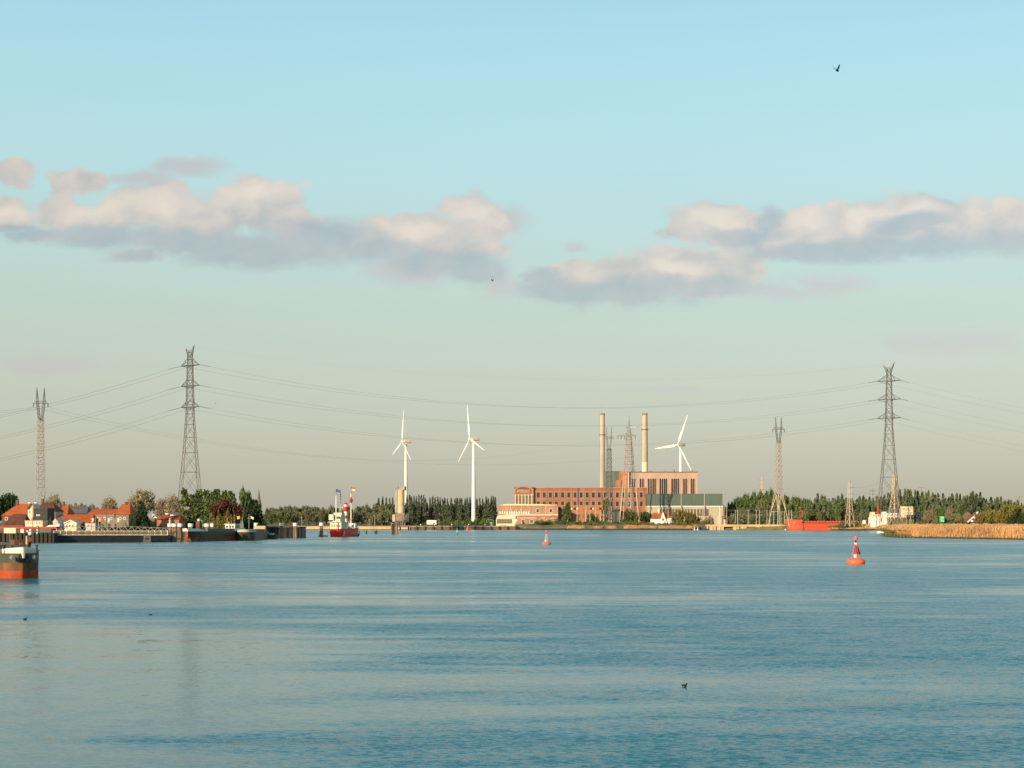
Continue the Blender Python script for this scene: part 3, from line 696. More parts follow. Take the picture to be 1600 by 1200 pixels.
window(t, 56.8, 62.6, 804, 806.2, 560, cols=2)
t = thing('quayside_cafe', 'low cream building with small windows in front of the dark shaded block', 'building', at(53, 545, GZ))
pbox(MB(), 39, 66.5, 813.6, None, 545, 6).build('wall', 'cream_paint', t, True)
pbox(MB(), 38.6, 67, 812.8, 813.8, 544.6, 6.8).build('roof', 'concrete', t, True)
for a in (41, 46.5, 56, 60.5): window(t, a, a+3.2, 815.4, 819, 545)
t = thing('white_gabled_house', 'small white gable with round window left end of the long orange roof', 'house', at(87, 548, GZ))
mb = MB(); mb.prism([(wx(82.5,548),GZ-.5),(wx(92.5,548),GZ-.5),(wx(92.5,548),wz(817,548)),(wx(86,548),wz(810,548)),(wx(82.5,548),wz(815,548))], 548, 556); mb.build('wall','house_white',t,True)
window(t, 85, 87.6, 814.5, 817.5, 548)
house('long_orange_roofed_house', 'long low row house under one wide orange tiled roof', 82, 142, 804, 816.5, 560, 12, 'brick_dark', 'roof_orange', (0.8, 0.5), (), [(126,129,818,822),(133,136,818,822)])
t = thing('cream_gabled_house', 'cream gabled house with arched windows in front of the long orange roof', 'house', at(110, 546, GZ))
mb = MB(); mb.prism([(wx(100.5,546),GZ-.5),(wx(119.5,546),GZ-.5),(wx(119.5,546),wz(817.2,546)),(wx(110,546),wz(813,546)),(wx(100.5,546),wz(817.2,546))], 546, 554); mb.build('wall','cream_paint',t,True)
mb = MB(); mb.bar((wx(99.8,546),545.7,wz(817.7,546)),(wx(110,546),545.7,wz(812.8,546)),0.2); mb.bar((wx(110,546),545.7,wz(812.8,546)),(wx(120.2,546),545.7,wz(817.7,546)),0.2); mb.build('roof_edge','white_paint',t,True)
for a in (103, 107.5, 112): window(t, a, a+3, 819, 823, 546)
t = thing('white_bungalow', 'low white bungalow with arched openings right of the cream gable', 'house', at(141, 546, GZ))
pbox(MB(), 134, 149, 817, None, 546, 7).build('wall','house_white',t,True)
pbox(MB(), 133.6, 149.4, 816.3, 817.1, 545.6, 7.8).build('roof','roof_grey',t,True)
for a in (136, 141): window(t, a, a+3.4, 819, 823.4, 546)
house('steep_orange_house', 'orange tiled house with grey ridge behind the long orange roof', 93, 105, 789, 802.5, 640, 10, 'brick_orange', 'roof_orange', (0.3, 0.8), (94,))
house('small_dark_house', 'narrow house with dark red roof right of the brown roofed house', 85, 95, 791, 802, 650, 9, 'brick_dark', 'roof_brown', (0.4, 0.4), (88,))
house('grey_roofed_barn', 'long barn with grey brown roof behind the orange roofs', 103, 135, 791, 802, 690, 14, 'brick_dark', 'roof_grey', (1.5, 1.0), (111,))
house('chimneyed_house', 'house with orange roof and three small chimneys in the village middle', 136, 180, 795, 804.5, 600, 11, 'brick_dark', 'roof_orange', (1.0, 0.6), (139,158,164), [(150,153,807,811),(170,173,807,811)])
t = thing('brown_fronted_building', 'brown flat fronted building below the chimneyed orange roof', 'building', at(175, 580, GZ))
pbox(MB(), 149, 201, 804.2, None, 580, 8).build('wall','concrete_dark',t,True)
for a in (152, 162, 172, 186, 193): window(t, a, a+3.6, 808, 812.5, 580, pane='window_dim')
t = thing('tall_orange_gabled_house', 'tall house with steep bright orange roof and orange gable beside the dark evergreen', 'house', at(193, 590, GZ))
X0, X1, X2 = wx(181,590), wx(191.5,590), wx(204.5,590)
mb = MB(); mb.add([(X0,588,wz(803.5,590)),(X2,588,wz(803.5,590)),(X2,588,GZ-.5),(X0,588,GZ-.5),(X0,600,wz(803.5,590)),(X2,600,wz(803.5,590)),(X2,600,GZ-.5),(X0,600,GZ-.5)],[(0,1,2,3),(4,7,6,5),(0,3,7,4),(1,5,6,2)]); mb.build('wall','brick_orange',t,True)
mb = MB(); zr, ze = wz(787.5,590), wz(803.7,590)
mb.add([(X0-.3,587.6,ze),(X1,587.6,ze),(X1+2.0,593.5,zr),(X1-1.0,593.5,zr)],[(0,1,2,3)]); mb.add([(X1,587.6,ze),(X2+.4,587.6,ze),(X1+2.0,593.5,zr)],[(0,1,2)])
mb.add([(X2+.4,587.6,ze),(X2+.4,600.4,ze),(X1+2.0,593.5,zr)],[(0,1,2)]); mb.add([(X2+.4,600.4,ze),(X0-.3,600.4,ze),(X1-1.0,593.5,zr),(X1+2.0,593.5,zr)],[(0,1,2,3)]); mb.add([(X0-.3,600.4,ze),(X0-.3,587.6,ze),(X1-1.0,593.5,zr)],[(0,1,2)])
mb.build('roof','roof_orange',t,True)
mb = MB(); mb.box(X1+.1, X1+.9, 593, 594, zr-.5, zr+0.9); mb.build('chimney','brick_dark',t,True)
t = thing('brick_boathouse', 'low orange brick building with dark red roof behind the mooring posts', 'building', at(262, 585, GZ))
pbox(MB(), 245, 280, 811.5, None, 585, 12).build('wall','brick_orange',t,True)
gable_x(MB(), 245, 280, 803.5, 811.8, 585, 12, hip0=1.0, hip1=0.8).build('roof','roof_red',t,True)
mb = MB(); mb.box(wx(263,585),wx(271.5,585),588,591,wz(805.8,585),wz(804,585)); mb.box(wx(255.5,585),wx(260,585),588,590,wz(803.8,585),wz(802,585)); mb.build('roof_unit','white_paint',t,True)
house('grey_roofed_shed', 'shed with long pale grey roof and brick end above the boathouse', 260, 284, 800, 807, 640, 9, 'brick_orange', 'roof_grey', (0,0))
def van(px0, px1, yt, d, label):
    s_ = sc(d); Lx = (px1-px0)*s_; t = thing('parked_van', label, 'van', at((px0+px1)/2, d, 0) + Vector((0,0,wz(yt,d)-2.6)))
    MB().prism([(-Lx/2,0.4),(Lx/2,0.4),(Lx/2,1.3),(Lx/2-0.5,1.6),(Lx/2-0.9,2.5),(-Lx/2,2.6)],-0.95,0.95).build('body','white_paint',t)
    for sx in (-Lx*.32, Lx*.32): MB().lathe([(0.36,-0.1),(0.36,0.1)],12).build('wheel','black_paint',t).rotation_euler = (pi/2,0,0)
    ws = [c for c in t.children if c.name.startswith('wheel')]
    for c, sx in zip(ws, (-Lx*.32, Lx*.32)): c.location = (sx,-0.93,0.36)
    MB().box(Lx/2-1.6,Lx/2-0.85,-0.97,-0.94,1.5,2.2).build('side_window','window_glass',t)
    return t
van(238.5, 246, 803.6, 600, 'white van parked at the right side of the dark evergreen')
g = MB(); g.prism([(wx(232,604),GZ-.3),(wx(250,604),GZ-.3),(wx(249,604),wz(809.6,604)),(wx(234,604),wz(809.8,604))],596,608); o = g.build('parking_mound','grass'); tag(o,kind='structure')
for x,y,w_,dd in ((50,806,12,556),(31,806,11,560),(96,812,14,556),(122,812,12,553),(131,814,11,552),(205,800,12,588),(66,809,10,550),(150,815,10,548),(158,817,12,545),(170,817,11,545)):
    tree('bush','leaf_dark' if int(x)%2 else 'leaf_green', x, w_, y, dd, 'dark garden bush squeezed between the village houses' if int(x)%2 else 'green garden bush squeezed between the village houses', 'dark garden bushes in the village' if int(x)%2 else 'green garden bushes in the village')
# far spire
t = thing('church_spire', 'thin grey church spire rising behind the dark cedar', 'church', at(404.5, 1450, GZ))
d = 1450; MB().lathe([(2.6,0),(2.6,wz(788,d)-GZ)],4).build('tower','brick_dark',t)
MB().lathe([(2.5,wz(788,d)-GZ),(1.3,wz(779,d)-GZ),(0.25,wz(765,d)-GZ)],8).build('spire','roof_grey',t)
# ---- trees of the left bank
tree('round','leaf_dark', 8, 42, 763.5, 640, 'big dark green tree at the left edge of the picture')
tree('round','leaf_dark', 24, 16, 769, 630, 'smaller dark tree leaning out right of the big left edge tree')
tree('bare','leaf_bud', 84, 32, 773, 760, 'pale budding tree behind the brown roofed house')
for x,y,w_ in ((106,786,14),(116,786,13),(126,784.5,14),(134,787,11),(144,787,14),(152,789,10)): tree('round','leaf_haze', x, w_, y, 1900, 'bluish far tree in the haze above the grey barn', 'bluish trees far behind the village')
tree('bare','leaf_bud', 171, 31, 777, 720, 'round budding tree behind the chimneyed orange roof')
tree('bare','leaf_bud', 223, 50, 766, 760, 'largest pale budding tree behind the dark evergreen')
tree('bare','leaf_bud', 206, 24, 780, 745, 'smaller budding tree left of the largest one')
tree('bare','leaf_bud', 254, 26, 777, 740, 'middle budding tree between the largest one and the tall pylon')
tree('bare','leaf_bud', 270, 28, 773, 735, 'brown budding tree at the foot of the tall left pylon')
tree('cedar','leaf_dark', 221, 33, 785, 575, 'dense dark conical evergreen in front of the budding trees')
tree('bush','leaf_dark', 207, 13, 806, 570, 'small dark bush at the left foot of the conical evergreen')
tree('conifer','leaf_poplar', 79, 9, 806, 545, 'small dark teal conifer beside the white gable')
for x,y,w_ in ((211,815,16),(226,813,18),(240,816,14),(196,817,14),(182,818,12),(252,820,12),(268,818,14)): tree('bush','leaf_dark', x, w_, y, 560, 'dark hedge bush along the promenade behind the gangway', 'hedge bushes along the promenade')
for x,y,w_,k in ((289,763,14,'p'),(301,772,10,'p'),(309,766,12,'p'),(313.5,764,8,'p'),(321,765,9,'p'),(325,765.5,7,'p'),(331,768,9,'p'),(337,764,10,'p'),(342,763.5,8,'p'),(349,767,8,'p'),(353,766,8,'p'),(360,767,10,'p'),(365,770,9,'p')):
    tree('poplar','leaf_green', x, w_*1.45, y, 640, 'broad green poplar rising behind the moored barges' if x > 295 else 'tall green poplar standing alone left of the poplar group', 'green poplars behind the barges' if x > 295 else None)
tree('round','leaf_green', 383, 20, 758, 640, 'tallest rounded green tree left of the cedar'); tree('round','leaf_green', 391, 15, 765, 645, 'green tree leaning on the right of the tallest rounded tree')
tree('round','leaf_copper', 348, 34, 778, 625, 'dark red copper beech behind the white wheelhouse'); tree('round','leaf_copper', 369, 24, 780, 627, 'second copper beech, right of the larger red one'); tree('round','leaf_copper', 336, 20, 788, 622, 'low copper beech left of the larger red one')
tree('cedar','leaf_dark', 400, 34, 783, 615, 'dark spreading cedar at the right end of the left bank trees'); tree('cedar','leaf_dark', 388, 30, 795, 610, 'lower dark cedar in front of the spreading one')
tree('round','leaf_dark', 385, 28, 778, 650, 'dark tree between the copper beeches and the cedar')
for x,y,w_,lf in ((290,801,20,'leaf_green'),(303,804,18,'leaf_dark'),(316,802,18,'leaf_green'),(330,801,20,'leaf_olive'),(344,797,20,'leaf_olive'),(357,795,18,'leaf_olive'),(370,802,18,'leaf_dark'),(284,799,14,'leaf_olive'),(412,812,14,'leaf_dark'),(405,815,16,'leaf_dark')):
    tree('bush', lf, x, w_, y, 600, 'light green bush below the poplars behind the barges' if lf == 'leaf_green' else 'olive bush in front of the copper beeches' if lf == 'leaf_olive' else 'dark bush low behind the barges and floating dock', 'light green bushes behind the barges' if lf == 'leaf_green' else 'olive bushes by the copper beeches' if lf == 'leaf_olive' else 'dark bushes low behind the barges')
for x,y,w_ in ((424,800,16),(436,801,16),(447,803,14)): tree('round','leaf_green', x, w_, y, 1440, 'green tree on the far bank right beside the dark cedar', 'far green trees beside the cedar')

# ---- lamp and sign posts on the quay
t = thing('lamp_mast', 'tall pale mast with twin lamps before the dark shaded block', 'lamp', at(51, 500, 3.0))
MB().bar((0,0,0),(0,0,wz(784,500)-3.0),0.13,0.08,n=8).build('pole','steel_pale',t)
h_ = wz(786,500)-3.0
MB().bar((-1.2,0,h_),(1.1,0,h_+.1),0.07).bar((-0.7,0,h_-.8),(0.9,0,h_-1.5),0.06).build('arm','steel_pale',t)
for sx in (-1.1, 0.9): MB().box(sx-.35,sx+.35,-.2,.2,h_-.05,h_+.25).build('lamp_head','white_paint',t)
t = thing('notice_board', 'cream notice board on a thin pole above the near barge', 'sign', at(15, 470, 0))
pbox(MB(), 6, 24.5, 825, 833.2, 470, 0.15).build('board','cream_paint',t,True)
MB().bar((0,0.3,-1.2),(0,0.3,wz(826,470)),0.09,n=6).build('pole','steel_pale',t)
for x,y in ((58.8,824),(43,830.2),(46,832.8),(58.5,828.2),(58.5,832.8),(27,838)):
    d = 486; o = MB().ball((0,0,0), 0.34 if y != 824 else 0.55, 10).build('mooring_ball','white_paint' if y != 824 else 'buoy_pink'); o.location = at(x, d, wz(y,d))
    tag(o, 'round pink float hung on the red railing of the quay' if y == 824 else 'small white ball float hung on the dark left quay', 'float', 'white floats on the left quay' if y != 824 else None)
    r_ = MB().bar((0,0.1,0),(0,1.2,0.3),0.03).build('rope','wire_metal',o)
# moored red trimmed boat behind the quay edge
t = thing('red_trimmed_boat', 'long flat boat with red gunwale and white prow lying along the quay', 'boat', at(45, 492, 0))
d = 492; z = wz(826,d); mb = MB(); mb.box(wx(-20,d),wx(88,d),d,d+4,wz(826,d),wz(823,d)); mb.build('gunwale','red_paint',t,True)
mb = MB(); mb.box(wx(-20,d),wx(82,d),d+.1,d+3.8,1.0,wz(826,d)); mb.build('hull','hull_green',t,True)
mb = MB(); mb.prism([(wx(72,d),wz(823.2,d)),(wx(93,d),wz(822.6,d)),(wx(93.5,d),wz(818,d)),(wx(89,d),wz(820.4,d)),(wx(77,d),wz(820.4,d))],d-.3,d+3); mb.build('prow','white_paint',t,True)
mb = MB(); mb.box(wx(32,d),wx(37.5,d),d-.1,d+1,wz(833,d),wz(826.5,d)); mb.build('cabin_door','cream_paint',t,True)
mb = MB(); mb.box(wx(62,d),wx(80,d),d-.1,d+1,wz(832,d),wz(826.5,d)); mb.build('cabin','green_sheet',t,True)
# dark piled quay, gangway, jetty
t = thing('piled_quay', 'dark brown timber quay wall with vertical fenders at far left', 'quay', at(40, 486, 0))
d = 486; mb = MB(); mb.box(wx(-60,d),wx(84,d),d,d+8,-1.2,wz(833,d)); mb.build('wall','timber_dark',t,True)
for k in range(14):
    x = wx(-6+k*6.6,d); MB().bar((x,d-.25,-1.2),(x,d-.25,wz(832.5,d)),0.24,n=6).build('fender','timber_dark',t,True)
t = thing('pontoon_gangway', 'long floating pontoon with cream balustrade and grey truss railing', 'jetty', at(172, 492, 0))
d = 490; d2 = 505
def gl(px): return d + (d2-d)*(px-84)/(264-84)
mb = MB()
mb.add([(wx(84,gl(84)),gl(84),-.3),(wx(263,gl(263)),gl(263),-.3),(wx(263,gl(263)),gl(263)+6,-.3),(wx(84,gl(84)),gl(84)+6,-.3),(wx(84,gl(84)),gl(84),wz(836.2,490)),(wx(263,gl(263)),gl(263),wz(836.6,505)),(wx(263,gl(263)),gl(263)+6,wz(836.6,505)),(wx(84,gl(84)),gl(84)+6,wz(836.2,490))],
       [(0,3,2,1),(4,5,6,7),(0,1,5,4),(1,2,6,5),(2,3,7,6),(3,0,4,7)]); mb.build('hull','black_paint',t,True)
mb = MB(); 
for py_, r in ((835.8,0.16),(829.6,0.13)): mb.bar((wx(84,gl(84)),gl(84)-.15,wz(py_,gl(84))),(wx(263,gl(263)),gl(263)-.15,wz(py_,gl(263))),r)
mb.build('rail','cream_paint',t,True)
mb = MB(); mb.bar((wx(84,gl(84)),gl(84)+.1,wz(832.6,gl(84))),(wx(263,gl(263)),gl(263)+.1,wz(832.6,gl(263))),0.52); mb.build('infill_panel','timber',t,True)
for k in range(19):
    px = 84.6 + k*9.85; dd = gl(px); MB().bar((wx(px,dd),dd-.25,wz(836.2,dd)),(wx(px,dd),dd-.25,wz(829,dd)),0.13).build('post','white_paint',t,True)
mb = MB()
def zt(px): return interp([(84,829),(92,822.6),(200,822.6),(262,825.2)], px)
prev = None
for k in range(18):
    px = 88 + k*10.2; dd = gl(px)+3
    a = (wx(px,dd),dd,wz(829.4,dd)); b_ = (wx(px+5.1,dd),dd,wz(zt(px+5.1),dd)); c = (wx(px+10.2,dd),dd,wz(829.4,dd))
    mb.bar(a,b_,0.09); mb.bar(b_,c,0.09)
    if prev is not None: mb.bar(prev,b_,0.11)
    prev = b_
mb.build('truss','steel_pale',t,True)
# masts with pennants behind the gangway
for x,yt_,fl in ((143,809,'cream_paint'),(149,808,None),(154,808,'yellow_cloth'),(159.4,809,'red_paint'),(166.5,794,None),(168,809,'cream_paint'),(178,802,'roof_brown'),(183,809,'cream_paint')):
    d = 515; t = thing('boat_mast' if fl else 'bare_pole', {143:'leftmost short mast with a cream pennant behind the gangway',149:'plain short pole right of the leftmost pennant mast',154:'mast with a yellow pennant behind the gangway',159.4:'mast with a small red pennant behind the gangway',166.5:'tall thin dark pole behind the gangway',168:'pale pennant mast next to the tall thin pole',178:'mast topped with a dark brown furled flag',183:'rightmost pale pennant mast behind the gangway'}[x], 'mast', at(x,d,2.6))
    MB().bar((0,0,-2),(0,0,wz(yt_,d)-2.6),0.11,n=5).build('pole','steel_pale' if x != 166.5 else 'steel_dark',t)
    if fl:
        h_ = wz(yt_,d)-2.6; MB().add([(0.05,0,h_),(0.75,.1,h_-.2),(0.6,0,h_-1.4),(0.05,0,h_-1.6)],[(0,1,2,3)]) ; f = MB(); f.prism([(0.05,h_),(0.75,h_-.3),(0.6,h_-1.4),(0.05,h_-1.6)],-.02,.02); f.build('flag',fl,t)
t = thing('work_float', 'small dark float with pale cage frame moored under the gangway', 'float', at(231, 500, 0))
MB().box(-1.3,1.3,-1.2,1.2,-.3,0.9).build('hull','hull_green',t)
mb = MB()
for sx in (-.95,.95): mb.bar((sx,-1,0.9),(sx,-1,2.0),0.08)
mb.bar((-.95,-1,2.0),(.95,-1,2.0),0.08).bar((-.95,-1,1.45),(.95,-1,1.45),0.06); mb.build('frame','steel_pale',t)
# mooring posts with white caps
def mpost(x0, x1, yt, ywl, label, group=None, z=None):
    d = 15600/(ywl-816.0) if z is None else z; w_ = (x1-x0)*sc(d); zt_ = wz(yt,d); cap = 5*sc(d)
    t = thing('mooring_post', label, 'post', at((x0+x1)/2, d, 0), group=group)
    mb = MB(); n = 3
    mb.lathe([(w_*0.42,-1.5),(w_*0.42,zt_-cap*0.9)],12); 
    for k in range(2): mb.bar((w_*(-.3+.6*k),-w_*.32,-1.5),(w_*(-.25+.5*k),-w_*.28,zt_-cap),w_*.2,n=8)
    mb.build('pile','timber',t)
    MB().lathe([(w_*0.54,zt_-cap),(w_*0.54,zt_-0.06),(w_*0.48,zt_)],14).build('cap','white_paint',t)
    return t
a = mpost(262,268.5,818,846.5,'left mooring post of the front cluster, with a pale cross frame on top'); h_ = 0
d = 510; mb = MB(); z8 = wz(818,d)
mb.bar((0,0,z8),(0,0,z8+1.8),0.14).bar((-.55,0,z8+.5),(.55,0,z8+.5),0.09).bar((-.45,0,z8+1.1),(.45,0,z8+1.1),0.09).bar((0,0,z8+1.6),(.5,0,z8+1.9),.08); mb.build('cross_frame','cream_paint',a)
mpost(268.8,276.6,818,846.5,'middle mooring post of the front cluster of three')
mpost(277.8,285.4,818,846.2,'right mooring post of the front cluster of three')
for x0,x1 in ((294,301.5),(311,318),(319.6,327),(329,334.5)): mpost(x0,x1,818,None,'white capped post half hidden behind the left moored barge','posts behind the left barge', z=548)
mpost(397,404.5,817,None,'white capped post behind the right moored barge', z=602)
mpost(437,443.3,817,840.8,'white capped mooring post at the left of the dark dock gap')
mpost(458,464.4,817,840.4,'white capped mooring post at the right end of the dark dock')
mpost(499,505.3,816.6,838.6,'white capped mooring post standing alone left of the lightship')
t = thing('floating_dock', 'dark floating dock with low roof between the white capped posts', 'dock', at(441, 640, 0))
d = 640; MB().box(wx(411,d),wx(469.5,d),d,d+14,-.3,wz(823.5,d)).build('hull','black_paint',t,True) if False else None
mb = MB(); mb.box(wx(411,d),wx(470,d),d+3,d+16,-.3,wz(824.2,d)); mb.build('wall','black_paint',t,True)
mb = MB(); mb.box(wx(410,d),wx(471,d),d+2.4,d+16.6,wz(824.2,d),wz(822.8,d)); mb.build('deck','quay_brown',t,True)
for k in range(8): MB().bar((wx(414+k*8,d),d+2.2,-1),(wx(414+k*8,d),d+2.2,wz(823.5,d)),0.2,n=6).build('pile','timber_dark',t,True)
for i,(x,yt_,yb,r_) in enumerate(((468.5,828,835.5,.35),(471,827,835.5,.45),(474.6,828.5,835,.35),(572.4,829,834.6,.4),(585.3,829.5,834.5,.35),(588.4,828.5,834.5,.45),(561,829.5,835,.3))):
    d = 15600/(yb-816); t = thing('dark_pile', ['short dark pile left of the close pair beside the dock','thicker dark pile of the close pair beside the dock','thin dark pile right of the close pair beside the dock','single dark pile right of the lightship','left pile of the crossed pair halfway to the silo','right thicker pile of the crossed pair halfway to the silo','low dark pile touching the bow of the lightship'][i], 'pile', at(x,d,0))
    MB().bar((0,0,-1),(0.1 if i != 4 else .5,0,wz(yt_,d)),r_,r_*.9,n=8).build('post','timber_dark',t); MB().bar((-.3,-.1,0.6),(.4,-.1,0.9),0.12).build('brace','timber_dark',t)
t = thing('buoyed_float', 'low pale float with debris at the foot of the lone mooring post', 'float', at(504.5, 696, 0))
MB().box(-2.0,2.1,-1.5,1.5,-.3,0.55).build('hull','timber',t); MB().bar((-.4,0,.5),(1.4,0,1.9),0.09).bar((1.4,0,1.9),(1.9,0,.5),0.09).build('frame','cream_paint',t)

# ------------------------------------------------------------------ ships
def outline(Lh, B, bow, z, n=14, stern=3.0, bext=0.0, sext=0.0, p=2.0, q=0.5, ps=3.0):
    ts = [Lh*0 + stern*(i/5.0)**1.6 for i in range(6)] + [stern + (Lh-bow-stern)*k/4 for k in range(1,4)] + [Lh-bow + bow*(1-(1-i/n)**1.8) for i in range(n+1)]
    pts = []
    for t_ in ts:
        w_ = B/2; x = t_
        if t_ < stern: u = 1-t_/stern; w_ *= (max(0,1-u**ps))**0.5*0.85+0.15 if ps < 90 else 1; x = t_ - sext*u
        if t_ > Lh-bow: u = (t_-(Lh-bow))/bow; w_ *= max(0, 1-u**p)**q; x = t_ + bext*u
        pts.append((x, w_))
    return [(x, w_, z) for x, w_ in pts] + [(x, -w_, z) for x, w_ in reversed(pts[:-1])]
def band(parent, name, m, lv, cap=False, **k):
    mb = MB(); loops = [outline(z=z, **{**k, **kw}) for z, kw in lv]; mb.loft(loops, cap1=cap); return mb.build(name, m, parent)
# near barge, seen on the bow
hd = atan2(-0.88, 0.475)
t = thing('river_barge', 'river barge with white bow bulwark and orange waterline at the left edge', 'barge', (0,0,0), hd)
Lh = 38.0; bowp = at(35.5, 177.5, 0); t.location = bowp - Vector((cos(hd), sin(hd), 0))*Lh
K = dict(Lh=Lh, B=5.05, bow=4.0, stern=3.0, p=1.7, q=0.70, n=18)
band(t,'boot_stripe','hull_orange',[(-0.5,dict(bext=-.5)),(0.12,dict(bext=-.35)),(0.50,dict(bext=-.2)),(0.88,dict(bext=-.1))],**K)
band(t,'lower_hull','hull_rust',[(0.881,dict(bext=-.1)),(1.4,dict(bext=0)),(1.78,dict(bext=0.1))],**K)
band(t,'upper_hull','hull_green',[(1.781,dict(bext=.1,B=5.1)),(2.4,dict(bext=.2,B=5.12)),(2.95,dict(bext=.28,B=5.15))],cap=True,**K)
# bulwark rising to the stem
mb = MB(); pts = outline(Lh, 5.15, 4.0, 2.95, n=18, stern=3.0, bext=.28, p=1.7, q=.70)
lo = [(x,y,2.96) for x,y,z in pts if x > Lh-9]; hi = [(x*1.0+.06,y*1.01,2.96+0.20+0.46*max(0,(x-(Lh-5))/5.3)**1.2) for x,y,z in pts if x > Lh-9]
mb.loft([lo,hi],close=False); mb.loft([hi,[(x-.12,y*.96,z-.01) for x,y,z in hi]],close=False); mb.build('bulwark','white_paint',t)
mb = MB(); mb.loft([[(x+.02,y*1.004,2.90) for x,y,z in pts],[(x+.05,y*1.012,3.02) for x,y,z in pts]]); mb.build('rubbing_strake','cream_paint',t)
# worn dark name lettering on the starboard bow bulwark
rnd = random.Random(3); mb = MB()
for i in range(10):
    yk = -0.35 - i*0.19; 
    if i == 6: continue
    xx = Lh + .40 - (abs(yk)/2.58)**2.3*2.5
    yk = -yk; xx += .04; mb.bar((xx,yk,3.14),(xx-.03,yk+.03,3.38-.012*i),0.03); mb.bar((xx-.02,yk+.07,3.12+.1*rnd.random()),(xx-.04,yk+.10,3.34-.01*i),0.024)
mb.build('name_lettering','timber',t)
MB().bar((Lh+.36,0,3.0),(Lh+.50,0,2.35),0.24,0.15,n=8).build('bow_roller','stone_pale',t)
for sy in (-1,1):
    mb = MB(); mb.box(Lh+.0,Lh+.34,sy*.62-.2,sy*.62+.2,1.95,2.35); mb.bar((Lh+.25,sy*.42,2.75),(Lh+.40,sy*.5,1.95),0.10).bar((Lh+.28,sy*.2,2.0),(Lh+.2,sy*.85,2.12),0.09).bar((Lh+.2,sy*.85,2.12),(Lh+.2,sy*.8,2.4),0.06); mb.build('anchor','black_paint',t)
    o = MB().lathe([(0.2,0),(0.24,.05),(0.12,.09)],12).build('hawse_ring','steel_pale',t); o.location = (Lh+.0, sy*1.25, 2.45); o.rotation_euler = (0,pi/2,0)
for (x,y) in ((Lh-1.6,-1.75),(Lh-1.3,-2.2),(Lh-1.6,1.9)): 
    MB().lathe([(.10,2.9),(.10,3.72),(.17,3.74),(.17,3.86)],10,(x,y,0)).build('bollard','black_paint',t)
mb = MB(); mb.bar((Lh-2.5,-.9,3.62),(Lh-2.5,.9,3.5),0.22,n=12).box(Lh-2.8,Lh-2.2,-1.0,-.85,2.95,3.9).box(Lh-2.8,Lh-2.2,.85,1.0,2.95,3.9); mb.build('winch','green_sheet',t)
MB().box(Lh-2.8,Lh-2.2,.1,.45,3.85,4.12).build('winch_motor','green_sheet',t)
MB().bar((Lh-3.4,1.1,2.95),(Lh-3.4,1.1,4.9),0.13,0.10,n=8).build('bow_mast','stone_pale',t)
mb = MB(); mb.bar((Lh-7,2.0,3.6),(Lh-4.2,1.6,4.4),0.25,n=8).bar((Lh-7,2.0,4.2),(Lh-4.5,1.7,4.6),0.16,n=6).box(Lh-8.5,Lh-6.2,0.2,2.1,2.95,4.4); mb.build('deck_crane','hull_rust',t)
mb = MB(); mb.ball((Lh-5.5,1.9,5.15),0.24); mb.ball((Lh-5.5,1.95,5.55),0.16); mb.build('deck_light','white_paint',t)
mb = MB(); mb.box(4,Lh-9,-2.0,2.0,2.95,3.9); mb.build('cargo_hatch','steel_grey',t)
mb = MB(); mb.box(1.0,3.8,-1.9,1.9,2.95,5.6); mb.build('wheelhouse','cream_paint',t)

# moored barge A : bow to the left, lies along the bank
d = 540; t = thing('moored_barge', 'dark green barge with rusty bow and white wheelhouse, moored left of its neighbour', 'barge', (0,0,0), atan2(-28,-12)*1.0)
bow = at(294, 521, 0); stern = at(378, 560, 0); v = bow-stern; Lh = v.length; t.rotation_euler = (0,0,atan2(v.y,v.x)); t.location = stern
K = dict(Lh=Lh, B=7.0, bow=5.0, stern=4.0, p=2.0, q=.5)
band(t,'lower_hull','hull_rust',[(-.4,dict(bext=-.4)),(0.7,dict(bext=0)),(1.5,dict(bext=.3))],**K)
band(t,'upper_hull','hull_green',[(1.501,dict(bext=.3,B=7.05)),(2.6,dict(bext=.6,B=7.1)),(3.4,dict(bext=.9,B=7.1))],cap=True,**K)
mb = MB(); pts = outline(Lh,7.1,5.0,3.4,bext=.9,stern=4.0); mb.loft([[(x,y,3.41) for x,y,z in pts if x>Lh-10],[(x+.2,y,3.9+.45*max(0,(x-Lh+7)/7)) for x,y,z in pts if x>Lh-10]],close=False); mb.build('bulwark','white_paint',t)
MB().box(5.5,9.5,-1.9,1.9,3.4,5.7).build('wheelhouse','white_paint',t)
MB().box(5.2,9.8,-2.2,2.2,5.7,5.9).build('wheelhouse_roof','white_paint',t)
for k in range(3): MB().box(9.48,9.56,-1.6+k*1.15,-0.75+k*1.15,4.5,5.35).build('window','window_glass',t)
for k in range(3): MB().box(5.9+k*1.2,6.8+k*1.2,1.88,1.95,4.5,5.35).build('window','window_glass',t)
MB().box(11,Lh-9,-2.6,2.6,3.4,4.3).build('cargo_hatch','steel_grey',t)
MB().box(2.0,5.4,-2.3,2.3,3.4,4.4).build('cabin','white_paint',t)
mb = MB(); mb.box(Lh-8.2,Lh-6.6,-.6,.8,3.4,6.8); mb.build('crane_base','hull_rust',t)
mb = MB(); mb.bar((Lh-9.5,.2,3.4),(Lh-9.5,.2,7.2),0.24,n=8).bar((Lh-11.0,.2,7.2),(Lh-7.2,.2,7.3),0.16).ball((Lh-7.4,.1,7.2),0.55); mb.build('crane_arm','cream_paint',t)
mb = MB(); mb.bar((10.2,0,5.8),(4.0,0,5.9),0.07).bar((10.2,0,3.4),(10.2,0,6.6),.09); mb.build('boom','cream_paint',t)
o = MB().box(Lh+.55,Lh+.95,-.5,.5,1.3,3.2).build('bow_patch','hull_orange',t)
d = 575
t = thing('moored_barge', 'dark barge with two flag masts, moored behind and right of the white wheelhouse', 'barge', (0,0,0), 0)
